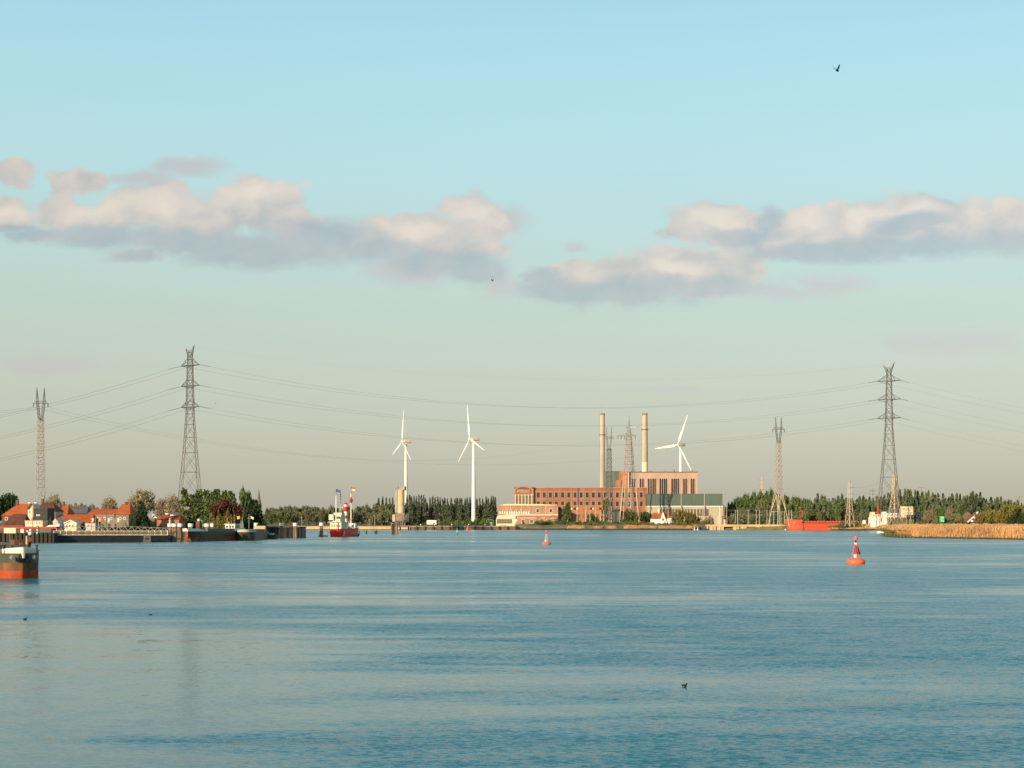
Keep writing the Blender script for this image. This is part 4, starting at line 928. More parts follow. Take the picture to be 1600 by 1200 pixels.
bow = at(383, 545, 0); stern = at(408, 596, 0); v = bow-stern; Lh = v.length; t.rotation_euler = (0,0,atan2(v.y,v.x)); t.location = stern
K = dict(Lh=Lh, B=6.6, bow=4.5, stern=4.0, p=2.0, q=.5)
band(t,'hull','hull_green',[(-.4,dict(bext=-.4)),(1.6,dict(bext=.2)),(3.0,dict(bext=.7))],cap=True,**K)
mb = MB(); pts = outline(Lh,6.7,4.5,3.0,bext=.7,stern=4.0); mb.loft([[(x,y,3.01) for x,y,z in pts if x>Lh-9],[(x+.2,y,3.5+.4*max(0,(x-Lh+7)/7)) for x,y,z in pts if x>Lh-9]],close=False); mb.build('bulwark','stone_pale',t)
MB().box(8,Lh-10,-2.4,2.4,3.0,3.9).build('cargo_hatch','steel_grey',t)
MB().box(2,6,-2.2,2.2,3.0,5.1).build('wheelhouse','stone_pale',t)
o = thing('flag_mast', 'thin flag mast with yellow flag right of the white wheelhouse', 'mast', at(366, 560, 3.3)); hh = wz(803.5,560)-3.3
MB().bar((0,0,-.4),(0,0,hh),0.12,0.07,n=6).build('pole','steel_pale',o)
f = MB(); f.prism([(1.0,hh-.8),(2.0,hh-.6),(2.1,hh-1.6),(1.1,hh-1.9)],-.03,.03); f.build('flag','yellow_cloth',o); MB().bar((0,0,hh-.3),(1.0,0,hh-.8),.03).build('halyard','steel_pale',o)
o = thing('flag_mast', 'thin flag mast with small white flag in front of the cedar', 'mast', at(389, 560, 3.0)); hh = wz(803.5,560)-3.0
MB().bar((0,0,-.4),(0,0,hh),0.12,0.07,n=6).bar((-.7,0,hh-1.5),(.7,0,hh-1.5),.06).build('pole','steel_pale',o)
f = MB(); f.prism([(0.6,hh-.6),(1.8,hh-1.2),(1.6,hh-2.0),(.7,hh-1.4)],-.03,.03); f.build('flag','cream_paint',o)
t = thing('tarpaulin_tent', 'pale blue grey tarpaulin tent standing on the right moored barge', 'tent', at(375, 566, 3.0)); d = 566
MB().add([],[]); mb = MB(); s_ = sc(d); mb.add([(-2.3,-1,0),(1.7,-1,0),(1.7,1.5,0),(-2.3,1.5,0),(1.2,-.8,wz(812,d)-3.0),(.4,1.2,wz(812,d)-3.4)],[(0,1,4),(1,2,5,4),(2,3,5),(3,0,4,5)]); mb.build('canvas','grey_green_sheet',t)
MB().bar((1.2,-.9,0),(1.0,-.9,wz(808.6,d)-3.0),0.07).build('pole','steel_pale',t)
t = thing('small_workboat', 'small dark teal boat with orange gear moored left of the dark dock', 'boat', at(422, 590, 0), pi*0.96)
K = dict(Lh=7.0, B=2.8, bow=3.0, stern=1.0); t.location = at(434, 592, 0)
band(t,'hull','hull_green',[(-.3,dict(bext=-.3)),(.8,dict(bext=.1)),(1.7,dict(bext=.5))],cap=True,**K)
MB().box(4.2,5.8,-.8,.8,1.7,3.4).build('gear_box','hull_orange',t); MB().box(1.5,3.2,-.9,.9,1.7,2.3).build('cabin','cream_paint',t)

# ------------------------------------------------------------------ lightship
t = thing('lightship', 'red lightship with striped red and white lantern tower and white masts', 'ship', (0,0,0))
st = at(523.5, 689, 0); bw = at(555.5, 716, 0); v = bw-st; Lh = v.length; hd = atan2(v.y,v.x); t.location = st; t.rotation_euler = (0,0,hd)
K = dict(Lh=Lh, B=6.4, bow=9.0, stern=3.4, p=1.8, q=.6)
def Lz(py, tt): dd = 689 + (716-689)*tt/Lh; return wz(py, dd)
mb = MB(); lv = [(-.5,-.6,-1.2,5.6),(0.5,0,-.3,6.2),(1.8,.8,.3,6.5),(3.0,1.8,.7,6.6)]
loops = []
for z,be,se,B_ in lv:
    o_ = outline(Lh,B_,9.0,z,bext=be,sext=se,stern=3.4,p=1.8,q=.6); loops.append([(x,y,z + (0.9*(x/Lh)**2 + 0.25*(1-x/Lh))*(z/3.0 if z>0 else 0)) for x,y,_ in o_])
mb.loft(loops,cap1=True); mb.build('hull','lightship_red',t)
top = loops[-1]
mb = MB(); mb.loft([[(x,y*1.01,z) for x,y,z in top],[(x,y*1.02,z+.25) for x,y,z in top]]); mb.build('gunwale','ship_red_dark',t)
# pale letters on the shaded side
mb = MB()
for i in range(9):
    x = 11.5+i*0.95; mb.bar((x,-3.32,1.1),(x+.15,-3.34,2.2),.12); mb.bar((x+.4,-3.32,1.1),(x+.3,-3.34,2.2),.09)
    if i % 2: mb.bar((x,-3.33,1.65),(x+.4,-3.33,1.65),.1)
mb.build('name_lettering','stone_pale',t)
zd = 3.2
MB().box(1.0,9.5,-2.6,2.8,zd,zd+3.3).build('deckhouse','cream_paint',t)
MB().box(0.2,6.0,-2.9,3.2,zd+3.3,zd+3.6).build('boat_deck','cream_paint',t)
mb = MB(); mb.prism([(2.2,zd+3.6),(8.2,zd+3.6),(7.6,zd+7.6),(3.4,zd+7.6)],-1.9,1.9); mb.build('bridge','cream_paint',t)
MB().box(1.2,4.0,1.2,3.4,zd+4.3,zd+6.8).build('funnel','cream_paint',t)
mb = MB(); mb.box(3.0,4.0,2.6,3.4,zd+2.2,zd+2.9); mb.build('lifeboat','hull_orange',t)
for k in range(3): MB().box(1.9,2.15,-1.4+k*1.1,-.6+k*1.1,zd+5.0,zd+5.9).build('bridge_window','window_glass',t)
for k in range(4): MB().box(.9,1.02,-2.1+k*1.2,-1.5+k*1.2,zd+1.3,zd+2.1).build('window','window_dim',t)
MB().bar((-.4,-.6,zd+.2),(-.2,-.6,wz(774.5,690)),0.27,0.2,n=8).build('stern_mast','white_paint',t)
h_ = wz(774.5,690); mb = MB(); mb.bar((-.2,-.6,h_),(-.2,-.6,wz(763.5,690)),0.08); mb.build('flagstaff','steel_dark',t)
# flags lie across the wind, towards picture right
def flag(parent, x, y, ztop, w_, h_, m, name='flag'):
    a = -hd; mb = MB(); n = 6; top_ = []; bot = []
    for i in range(n+1):
        u = i/n; wx_ = w_*u; off = 0.18*sin(u*6); dz = -0.35*u*h_
        gx, gy = wx_, off; lx = gx*cos(a)-gy*sin(a); ly = gx*sin(a)+gy*cos(a)
        top_.append((x+lx,y+ly,ztop+dz)); bot.append((x+lx,y+ly,ztop-h_+dz))
    mb.loft([bot,top_],close=False); return mb.build(name,m,parent)
flag(t,-.2,-.6,wz(764.3,690),2.0,1.3,'blue_cloth')
mb = MB(); x0, y0 = 7.5, .2
for sx,sy in ((-.45,-.45),(.45,-.45),(.45,.45),(-.45,.45)): mb.bar((x0+sx,y0+sy,zd+3),(x0+sx*.3,y0+sy*.3,wz(776,697)),0.09)
for k in range(8): z_ = zd+7+k*1.3; mb.bar((x0-.35,y0-.35,z_),(x0+.35,y0+.35,z_+.65),.06).bar((x0+.35,y0-.35,z_),(x0-.35,y0+.35,z_+.65),.06)
mb.build('lattice_mast','steel_pale',t)
for k,py_ in enumerate((773,776.5,781,785.5)): MB().ball((x0+.1,y0-.1,wz(py_,697)),0.34).build('signal_ball','black_paint',t)
mb = MB(); mb.bar((x0-.9,y0-1.8,wz(793,697)),(x0+.4,y0+1.4,wz(793,697)),.09); mb.build('yard','cream_paint',t)
x0 = 14.2; d = 701.5
zz = [wz(p,d) for p in (816,810.5,805.3,799.2)]
for a_,b_,m_ in ((zz[0],zz[1],'white_paint'),(zz[1],zz[2],'red_paint'),(zz[2],zz[3],'white_paint')):
    MB().lathe([(0.85,a_),(0.82,b_)],16,(x0,0,0)).build('tower_band',m_,t)
MB().lathe([(0.85,zz[3]),(1.15,zz[3]+.5),(1.25,wz(796,d)),(1.2,wz(791.4,d))],16,(x0,0,0)).build('gallery','red_paint',t)
l_ = MB().lathe([(.8,wz(791.4,d)),(.8,wz(788,d))],16,(x0,0,0)).build('lantern','white_paint',t)
MB().lathe([(1.05,wz(788,d)),(.7,wz(786.4,d)),(.1,wz(785,d))],16,(x0,0,0)).build('lantern_roof','ship_red_dark',t)
x0 = 21.5; d = 709
MB().bar((x0,0,zd+.5),(x0,0,wz(771,d)),0.28,0.2,n=8).build('main_mast','white_paint',t)
MB().lathe([(.45,wz(786,d)),(.6,wz(783.5,d)),(.95,wz(782,d)),(.6,wz(779,d)),(.3,wz(776.8,d))],12,(x0,0,0)).build('top_mark','red_paint',t)
MB().bar((x0,0,wz(771,d)),(x0,0,wz(760,d)),0.08).build('flagstaff','ship_red_dark',t)
flag(t,x0,0,wz(761,d),2.0,0.75,'red_paint'); flag(t,x0,0,wz(763.3,d),2.1,0.8,'cream_paint')
MB().box(23.0,26.0,-1.4,1.3,zd+.3,zd+2.9).build('bow_house','white_paint',t)
MB().box(22.95,23.02,-.6,.3,zd+.8,zd+2.0).build('door','window_glass',t)
mb = MB()
for k in range(9): mb.box(10.5+k*1.2,10.9+k*1.2,-1.8+(k%3),-1.2+(k%3),zd,zd+1.0+.5*(k%2))
mb.build('deck_gear','stone_pale',t)
mb = MB(); mb.bar((x0,0,zd+4.6),(x0-3.5,0,zd+3.0),0.13).bar((x0-3.5,0,zd+3.0),(x0-3.6,0,zd),.12); mb.build('boom','cream_paint',t)
mb = MB(); mb.bar((24,-2.4,zd+.8),(Lh+.6,-.3,zd+2.0),.22).bar((24,2.4,zd+.8),(Lh+.6,.3,zd+2.0),.22); mb.build('bow_rail','white_paint',t)
mb = MB(); mb.bar((Lh+.8,0,.7),(Lh+3.4,.2,-.2),.3).ball((Lh+1.6,-.4,.5),.9,sx=1.3); mb.build('bow_fender','black_paint',t)
p0 = Vector((2.2,-3.28,3.1)); pp = [(2.6,-3.3,3.2),(2.3,-3.6,2.0),(1.2,-3.9,1.0),(-.1,-3.9,.3),(-.4,-3.9,-.2)]
MB().path(pp,.1).build('mooring_rope','white_paint',t)
# ------------------------------------------------------------------ the works (brick power station)
t = thing('brick_turbine_hall', 'long red brick hall with two window rows and arched name front at left', 'factory', at(920, 1440, GZ))
d = 1440
mb = pbox(MB(), 833, 1011, 762.6, None, d, 38); mb.build('wall','brick',t,True)
pbox(MB(), 832.4, 1011.6, 761.6, 762.8, d-.5, 39).build('cornice','brick_pale',t,True)
pbox(MB(), 803, 833.5, 763, None, d-2.5, 40).build('front_bay','brick_pale',t,True)
mb = MB(); X = lambda p: wx(p,d-2.5); Zf = lambda p: wz(p,d-2.5)
arc = [(X(803.5),Zf(763.5)),(X(806),Zf(761.4)),(X(810),Zf(759.8)),(X(814),Zf(758.9)),(X(818),Zf(758.6)),(X(822),Zf(758.9)),(X(826),Zf(759.8)),(X(830),Zf(761.4)),(X(832.5),Zf(763.5))]
mb.prism(arc, d-3.1, d+2); mb.build('arched_gable','brick_pale',t,True)
mb = MB(); mb.prism([(X(808.5),Zf(763.8)),(X(813),Zf(761.4)),(X(818),Zf(760.6)),(X(823),Zf(761.4)),(X(828),Zf(763.8))], d-3.4, d-3.05); mb.build('gable_panel','brick_dark',t,True)
for a in (803.4, 831.4): pbox(MB(), a, a+2.0, 760.6, 763.2, d-3.0, 2.5).build('corner_pier','brick_dark',t,True)
pbox(MB(), 805.5, 830.5, 764.4, 771.2, d-2.8, .25).build('name_panel','brick',t,True)
cu = bpy.data.curves.new('name_lettering','FONT'); cu.body = 'INTERESCAUT'; cu.extrude = 0.12; cu.align_x = 'CENTER'; cu.align_y = 'CENTER'; cu.size = 3.3; cu.offset = 0.06
o = bpy.data.objects.new('name_lettering', cu); col.objects.link(o)
bpy.context.view_layer.update(); dg = bpy.context.evaluated_depsgraph_get(); me = bpy.data.meshes.new_from_object(o.evaluated_get(dg)); bpy.data.objects.remove(o)
me.materials.clear(); me.materials.append(M['stone_pale']); o = bpy.data.objects.new('name_lettering', me); col.objects.link(o); o.parent = t
o.rotation_euler = (pi/2,0,0); o.location = Vector((X(818), d-3.05, wz(767.6,d-2.5))) - t.location
wdt = max(v.co.x for v in me.vertices) - min(v.co.x for v in me.vertices); o.scale = (20.5*sc(d)/wdt, 1.15, 1)
for k in range(6):
    cx = 805.2 + k*5.1; pbox(MB(), cx-.9, cx+.9, 773.2, 790, d-2.9, .5).build('column','stone_pale',t,True)
for k in range(5):
    cx = 807.75 + k*5.1; pbox(MB(), cx-1.5, cx+1.5, 774.6, 790, d-2.62, .2).build('tall_window','window_dim',t,True)
pbox(MB(), 829.5, 833.5, 772.3, 773.8, d-3.0, 1).build('ledge','stone_pale',t,True)
W0 = None
def winset(x, yt_, yb_, w_=5.6, dd=1440):
    window(t, x-w_/2, x+w_/2, yt_, yb_, dd, frame='stone_pale', pane='window_glass', b=0.2)
xs = [841,850.3,860,869.3,879,888.7,898.5,908,917.4,927,936.4,945.6,955,964.6,974.2,983,992.2,1001.8]
for x in xs:
    winset(x, 768.9, 778.0); winset(x, 783.0, 791.6)
for i, x in enumerate(xs[:-1]):
    if i % 2: pbox(MB(), x+4.3, x+5.1, 764, 806, d-.35, .45).build('pilaster','brick_pale',t,True)
for y in (767.6, 779.5): pbox(MB(), 834, 1011, y, y+.7, d-.2, .3).build('brick_band','brick_pale',t,True)
for x in (903.5, ): pbox(MB(), x-.4, x+.4, 763, 806, d-.6, .5).build('downpipe','steel_dark',t,True)
pbox(MB(), 955, 970, 795, None, d-.3, .5).build('loading_door','slate_wall',t,True)
# the long low control wing at the left
t = thing('control_wing', 'two storey brick wing with rounded cream roof and row of small arched white windows', 'building', at(830, 1385, GZ)); d = 1385
pbox(MB(), 778, 872, 790, None, d, 30).build('wall','brick_pale',t,True)
mb = MB(); mb.prism([(wx(778,d),wz(790,d)),(wx(872,d),wz(790,d)),(wx(846,d),wz(787.6,d)),(wx(790,d),wz(787.4,d))],d-.8,d+31); mb.build('roof','cream_paint',t,True)
for k in range(13):
    x = 781.4 + k*3.72; mb = MB(); X0,X1,z0,z1 = wx(x-1.0,d),wx(x+1.0,d),wz(803,d),wz(800.2,d)
    mb.prism([(X0,z0),(X1,z0),(X1,z1),((X0+X1)/2+.3,z1+.7),((X0+X1)/2-.3,z1+.7),(X0,z1)],d-.2,d+.02); mb.build('arched_window','white_paint',t,True)
for k in range(7):
    x = 785.5+k*7; pbox(MB(), x-.45, x+.45, 795, 799.8, d-.12, .14).build('window_hood','stone_pale',t,True)
for x in (798.3, 814.5, 852.4): pbox(MB(), x-.3, x+.3, 790.5, 803.8, d-.3, .3).build('downpipe','cream_paint',t,True)
for x in (840, 860.5): window(t, x-2.4, x+2.4, 794.6, 801, d, b=.3)
pbox(MB(), 790, 872, 804, 805.3, d-1.2, 1.4).build('ledge','white_paint',t,True)
pbox(MB(), 810, 871, 805.4, 809, d-.15, .2).build('brick_band','brick_orange',t,True)
pbox(MB(), 811, 839, 809, 810.1, d-.9, 1).build('canopy','cream_paint',t,True); pbox(MB(), 846, 852, 809, 810, d-.9, 1).build('canopy','cream_paint',t,True)
pbox(MB(), 861, 870, 809.2, 810.4, d-.9, 1).build('canopy','white_paint',t,True)
for x in (817.5, 830.5): window(t, x-2.8, x+2.8, 811.5, 817.5, d, pane='window_dim', b=.25)
pbox(MB(), 816.4, 819.6, 816, 819.5, d-.2, .25).build('door','opening_dark',t,True)
t = thing('control_room', 'cream control room with long band of windows on the wharf edge', 'building', at(789, 1345, GZ)); d = 1345
mb = MB(); mb.prism([(wx(775,d),wz(822,d)),(wx(803,d),wz(822,d)),(wx(808.5,d),wz(812,d)),(wx(808.5,d),wz(805,d)),(wx(778,d),wz(805,d)),(wx(775,d),wz(811,d))],d,d+14); mb.build('wall','cream_paint',t,True)
pbox(MB(), 776.4, 800, 811, 818, d-.15, .2).build('window_band','window_dim',t,True)
for k in range(9): x = 779+k*2.4; pbox(MB(), x-.15, x+.15, 811, 818, d-.24, .1).build('mullion','stone_pale',t,True)
pbox(MB(), 805.6, 807.4, 806, 811, d-.15, .2).build('side_window','opening_dark',t,True)
pbox(MB(), 780, 803, 821.6, 823.6, d-.4, 6).build('plinth','quay_sand',t,True)
# annex in front of the hall
t = thing('brick_annex', 'lower orange brick annex with small dark and white openings before the long hall', 'building', at(908, 1410, GZ)); d = 1410
pbox(MB(), 870, 944, 790, None, d, 28).build('wall','brick_orange',t,True)
pbox(MB(), 869.5, 944.5, 789.2, 790.2, d-.4, 29).build('cornice','brick_pale',t,True)
pbox(MB(), 857, 870, 787.6, None, d+2, 24).build('stair_block','brick_pale',t,True)
for x in (875, 898, 924, 938): pbox(MB(), x-1.8, x+1.8, 793, 796.4, d-.2, .25).build('dark_opening','opening_dark',t,True)
for x in (878.2, 893.4, 901.8, 926.6): pbox(MB(), x-1.1, x+1.1, 793.6, 796, d-.25, .3).build('white_vent','white_paint',t,True)
for x in (875, 878, 895, 900, 905.4, 921, 934): pbox(MB(), x-.9, x+.9, 803.4, 809.4, d-.2, .25).build('narrow_window','window_dim',t,True)
for x in (883,912,917,930): pbox(MB(), x-.9, x+.9, 803.4, 809.4, d-.2, .25).build('narrow_window','window_dim',t,True)
for x in (890, 916, 931): pbox(MB(), x-.35, x+.35, 790.5, 812, d-.4, .4).build('downpipe','stone_pale',t,True)
t = thing('lower_brick_shed', 'shed with grey front between the annex and the willow', 'building', at(962, 1420, GZ)); d = 1420
pbox(MB(), 956, 969, 796, None, d, 14).build('wall','slate_wall',t,True); pbox(MB(), 955.6, 969.4, 795.2, 796.2, d-.3, 15).build('roof','roof_grey',t,True)
for x in (959, 965.5): pbox(MB(), x-1.6, x+1.6, 800, 815, d-.15, .2).build('door','steel_grey',t,True)
# pale poles before the annex
for x,y0,y1 in ((901.5,790,818),(914.8,797,818),(921.5,797,813),(937.8,797,818),(943,797,817),(951.5,790,814),(955,791,816),(886.4,812,817),(968.2,799,816.6)):
    d = 1376; o = thing('bare_pale_trunk', 'bare pale trunk standing before the brick annex', 'tree trunk', at(x, d, GZ), group='bare pale trunks before the works')
    q = MB(); q.bar((0,0,0),(.25,0,(wz(y0,d)-GZ)*.5),.34,.3,n=6,cap=False).bar((.25,0,(wz(y0,d)-GZ)*.5),(0,0,wz(y0,d)-GZ),.3,.14,n=6); q.build('trunk','bark_pale',o)
    q = MB(); hh = wz(y0,d)-GZ
    for k in range(5): z_ = hh*(.4+.12*k); s_ = 1 if k % 2 else -1; q.bar((0.1,0,z_),(s_*1.0,0,z_+.9),.09,.03)
    q.build('branches','bark',o)
# boiler house
t = thing('boiler_house', 'tall pink brick boiler house with tall dark slot windows behind the hall', 'factory', at(1030, 1500, GZ)); d = 1500
pbox(MB(), 981, 1090, 738.2, None, d, 46).build('wall','boiler_brick',t,True)
pbox(MB(), 980.6, 1090.4, 737, 738.2, d-.4, 47).build('parapet','brick_dark',t,True)
pbox(MB(), 970, 982, 736.6, None, d-4, 40).build('stair_tower','brick_orange',t,True)
pbox(MB(), 964, 971, 750.2, None, d-5, 30).build('side_block','brick_orange',t,True)
for x,yb_ in [(988.3,763),(991.7,763),(1001,763),(1004.4,763)]+[(x,773) for x in (1013.6,1017,1020.4,1023.4,1031.8,1035,1038.2,1041,1050.2,1053.4,1056.4,1059.6,1068.6,1071.9,1080.8,1083.9)]:
    pbox(MB(), x-.95, x+.95, 748, yb_, d-.4, .45).build('slot_window','opening_dark',t,True)
for x in (986,994,999,1006.5,1011.5,1025.5,1029.5,1043.3,1048,1062,1066,1074,1078.6,1086): pbox(MB(), x-.3, x+.3, 747.5, 772, d-.35, .4).build('pilaster','boiler_brick',t,True)
for x,y in ((987,734.6),(1016,735.4),(1019,735.8),(1054,733),(1082,733.4),(1001,736),(1040,736.2)): MB().bar((wx(x,d),d+3,wz(738,d)),(wx(x,d),d+3,wz(y,d)),.45,.3,n=6).build('roof_vent','steel_dark',t,True)
t = thing('green_clad_block', 'grey green sheet clad block behind the brick hall between chimney and boiler house', 'building', at(957, 1530, GZ)); d = 1530
pbox(MB(), 944, 972, 737, None, d, 30).build('wall','grey_green_sheet',t,True); pbox(MB(), 959, 966, 736.8, 762, d-.3, .4).build('cladding_strip','green_sheet',t,True)
pbox(MB(), 943.8, 972.2, 736.2, 737.2, d-.3, 31).build('parapet','steel_grey',t,True)
def chimney(x0, x1, xt0, xt1, ytop, ybase, d, label, rings, pale):
    t = thing('chimney', label, 'chimney', at((x0+x1)/2, d, GZ)); s_ = sc(d); H = wz(ytop,d)-GZ; r0 = (x1-x0)/2*s_; r1 = (xt1-xt0)/2*s_
    hb = wz(ybase, d)-GZ; R_ = lambda z: r0 + (r1-r0)*max(0,(z-hb))/(H-hb)
    if pale:
        zp = wz(pale,d)-GZ; MB().lathe([(r0,0),(R_(zp),zp)],28).build('pale_base','cream_paint',t,smooth=False); MB().lathe([(R_(zp)+.002,zp+.003),(r1,H)],28).build('shaft','concrete',t)
    else: MB().lathe([(r0*1.02,0),(r0,hb),(r1,H)],28).build('shaft','concrete',t)
    MB().lathe([(r1+.12,H-1.3),(r1+.12,H+.3)],28).build('rim','concrete_dark',t)
    MB().lathe([(r1-.35,H+.31),(r1-.35,H+.34)],28).build('flue_mouth','opening_dark',t)
    for y in rings: z_ = wz(y,d)-GZ; MB().lathe([(R_(z_)+.05,z_-.35),(R_(z_)+.85,z_-.3),(R_(z_)+.85,z_+.25),(R_(z_)+.05,z_+.3)],24).build('platform','steel_dark',t)
    MB().bar((-r0*.99-.1,-.3,hb),(-r1-.1,-.3,H),.09).build('ladder','steel_grey',t)
    return t
chimney(937, 945.2, 937.3, 945.0, 646.5, 762, 1545, 'left tall concrete chimney beside the green clad block', (679.5,), None)
chimney(1002.4, 1012.4, 1003, 1011.4, 646.5, 737, 1520, 'right tall concrete chimney with cream lower part on the boiler house', (671,), 722)
# long green roofed hall on the right
t = thing('green_roofed_hall', 'long hall with big green sheet front over white window band', 'factory', at(1070, 1420, GZ)); d = 1420
pbox(MB(), 1011.6, 1130, 790, None, d, 40).build('wall','concrete',t,True)
pbox(MB(), 1011.4, 1129.5, 772.2, 790.2, d-1.2, 42).build('green_front','green_sheet',t,True)
pbox(MB(), 1011.4, 1129.8, 771.4, 772.4, d-1.4, 43).build('roof_edge','steel_grey',t,True)
pbox(MB(), 1011.6, 1129.4, 790.4, 792.2, d-.8, 1).build('gutter','white_paint',t,True)
for k in range(16): x = 1032 + k*4.9; pbox(MB(), x-1.7, x+1.7, 795.2, 806, d-.15, .2).build('tall_window','window_dim',t,True)
for x in (1064.6, 1101): pbox(MB(), x-.7, x+.7, 770, 806, d-1.8, .6).build('downpipe','steel_pink' if x < 1080 else 'steel_pale',t,True)
mb = pbox(MB(), 1013, 1025, 770.3, 771.6, d+2, 4); pbox(mb, 1050, 1057, 766, 766.6, d+3, .5); mb.build('roof_gear','steel_dark',t,True)
mb = MB()
for a_,b_ in ((1044,1050),(1046,1052)): mb.bar((wx(a_,d),d-2,wz(784,d)),(wx(b_,d),d-2,wz(766,d)),.3)
mb.bar((wx(1049,d),d-2,wz(767,d)),(wx(1056,d),d-2,wz(770,d)),.3).bar((wx(1043,d),d-2,wz(796,d)),(wx(1047,d),d-2,wz(781,d)),.35); mb.build('hoist','steel_dark',t,True)
t = thing('lattice_mast', 'slim grey lattice mast at the right end of the green roofed hall', 'mast', at(1131, 1395, GZ)); d = 1395; mb = MB(); H = wz(767,d)-GZ
for sx in (-.8,.8): 
    for sy in (-.8,.8): mb.bar((sx+.5,sy,0),(sx*.7-.6,sy*.7,H),.17)
for k in range(16): z_ = H*k/16; mb.bar((-.7,-.9,z_),(.8,-.9,z_+H/16),.12).bar((.8,-.9,z_),(-.7,-.9,z_+H/16),.12)
mb.build('frame','steel_pale',t)
# white cottage
t = thing('white_cottage', 'white cottage with red brown roof and steep front gable below the green roofed hall', 'house', at(1031, 1352, 5.0)); d = 1352
pbox(MB(), 1017.5, 1047.5, 810.5, 818.5, d, 8).build('wall','white_paint',t,True)
gable_x(MB(), 1018.5, 1047, 801, 811, d, 8, hip0=1.6, hip1=.8).build('roof','roof_red',t,True)
mb = MB(); mb.prism([(wx(1029.5,d),wz(818.5,d)),(wx(1042.5,d),wz(818.5,d)),(wx(1036,d),wz(800.5,d))],d-1.8,d+3); mb.build('gable','white_paint',t,True)
mb = MB(); mb.box(wx(1034.4,d),wx(1037.2,d),d-2.0,d-1.75,wz(813.5,d),wz(810,d)); mb.build('gable_window','window_dim',t,True)
mb = MB(); mb.box(wx(1029,d),wx(1030.8,d),d+3,d+4,wz(802,d),wz(795,d)); mb.build('chimney','white_paint',t,True)
pbox(MB(), 1042.6, 1048.5, 810, 811.6, d-.9, 1.2).build('porch_roof','white_paint',t,True)
# ------------------------------------------------------------------ silo and wharves
t = thing('cement_silo', 'sand coloured cement silo tower with slimmer shaft on its left', 'silo', at(627, 1240, GZ)); d = 1240; s_ = sc(d)
hz0 = lambda y: wz(y,d)-GZ
MB().lathe([(5.2*s_,hz0(803)),(5.9*s_,hz0(801)),(5.9*s_,hz0(766)),(5.5*s_,hz0(765.4))],28).build('drum','silo_concrete',t).location = (wx(626.4,d)-wx(627,d),0,0)
MB().box(-9.5*s_,-6.3*s_,-2,2,hz0(801),hz0(765.5)).build('stair_shaft','concrete',t)
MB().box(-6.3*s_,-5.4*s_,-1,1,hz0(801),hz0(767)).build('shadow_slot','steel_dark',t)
MB().box(-2.2*s_,5.6*s_,-2.4,3,hz0(765.2),hz0(759.4)).build('top_house','concrete',t)
mb = MB(); mb.bar((-9*s_,-2,hz0(765)),(-3*s_,-2,hz0(760.8)),.15).bar((-9*s_,-2,hz0(762.5)),(-2*s_,-2,hz0(762.5)),.12).bar((-5*s_,-2,hz0(766)),(-4*s_,-2,hz0(760)),.15).box(5.7*s_,7.4*s_,-1,1,hz0(766.5),hz0(760)); mb.build('top_gear','steel_grey',t)
MB().box(-9*s_,5.6*s_,-3,4,hz0(814),hz0(802)).build('lower_house','concrete_dark',t)
MB().box(-13.6*s_,-9.6*s_,-3,3,hz0(815),hz0(804)).build('side_hopper','stone_pale',t)
mb = MB()
for k in range(5): mb.bar(((2+k*2.3)*s_,-5,hz0(816)),((3.5+k*2.1)*s_,-5,hz0(804-k*.3)),.3).bar(((4+k*1.6)*s_,-5,hz0(812-k*1.5)),((10)*s_,-5,hz0(811-k*2.1)),.25)
mb.bar((3*s_,-5,hz0(815)),(11*s_,-5,hz0(802)),.4); mb.build('conveyor','steel_grey',t)
for k in range(6): MB().bar(((-9+k*3.0)*s_,-3.5,-.5),((-9+k*3.0)*s_,-3.5,hz0(814)),.4,n=6).build('leg','concrete_dark',t)
for i,(x,yt_,yb,r_) in enumerate(((611.8,816.5,833.5,.55),(614.3,818,834.5,.9),(617.6,803,833,.32),(620.3,816,834,.6))):
    d = 15600/(yb-816); t = thing('dolphin_pile', ['leftmost brown pile in the water before the silo','thick dark pile in the water before the silo','tallest thin pile in the water before the silo','right brown pile in the water before the silo'][i], 'pile', at(x,d,0))
    MB().bar((0,0,-1),(0,0,wz(yt_,d)),r_,r_*.9,n=8).build('post','timber' if i != 1 else 'timber_dark',t); MB().lathe([(r_*1.1,wz(yt_,d)-.3),(r_*1.1,wz(yt_,d)+.1)],8).build('cap','concrete_dark',t)
# sandy quay, brown wharf, yellow quay
t = thing('sandy_quay', 'long low sunlit sandy quay wall behind the lightship', 'quay', at(525, 1302, 0)); d = 1300
pbox(MB(), 430, 612, 822.6, None, d, 10, zb=-1).build('wall','quay_sand',t,True); pbox(MB(), 430, 612, 822, 822.7, d-.4, 10.8).build('coping','concrete',t,True)
pbox(MB(), 430, 612, 827, None, d-.6, 1, zb=-1).build('waterline_beam','timber_dark',t,True)
t = thing('brown_wharf', 'long brown piled wharf between the silo and the works', 'quay', at(710, 1300, 0)); d = 1298
pbox(MB(), 612, 806, 822.3, None, d+.6, 10, zb=-1).build('wall','quay_brown',t,True); pbox(MB(), 611.5, 806.5, 821.6, 823.6, d, 11).build('deck_edge','concrete_dark',t,True)
for k in range(16): x = 612.5 + k*12.9; pbox(MB(), x-1.1, x+1.1, 822.5, None, d-.5, 1, zb=-1).build('pile','timber_dark',t,True)
pbox(MB(), 612, 640, 824, 827, d-.5, .8).build('pale_panel','stone_pale',t,True)
for i,x in enumerate((657.3,679,706,732.5,758.2)):
    o = thing('wharf_lamp', ['wharf lamp just right of the silo','wharf lamp below the white lorry trailer','wharf lamp halfway between lorry trailer and turbine','wharf lamp left of the middle turbine foot','wharf lamp right of the middle turbine foot'][i], 'lamp', at(x,1299,3.0))
    MB().bar((0,0,0),(0,0,1.2),.14,n=6).build('post','steel_pale',o); MB().ball((0,0,1.5),.55,10).build('globe','white_paint',o)
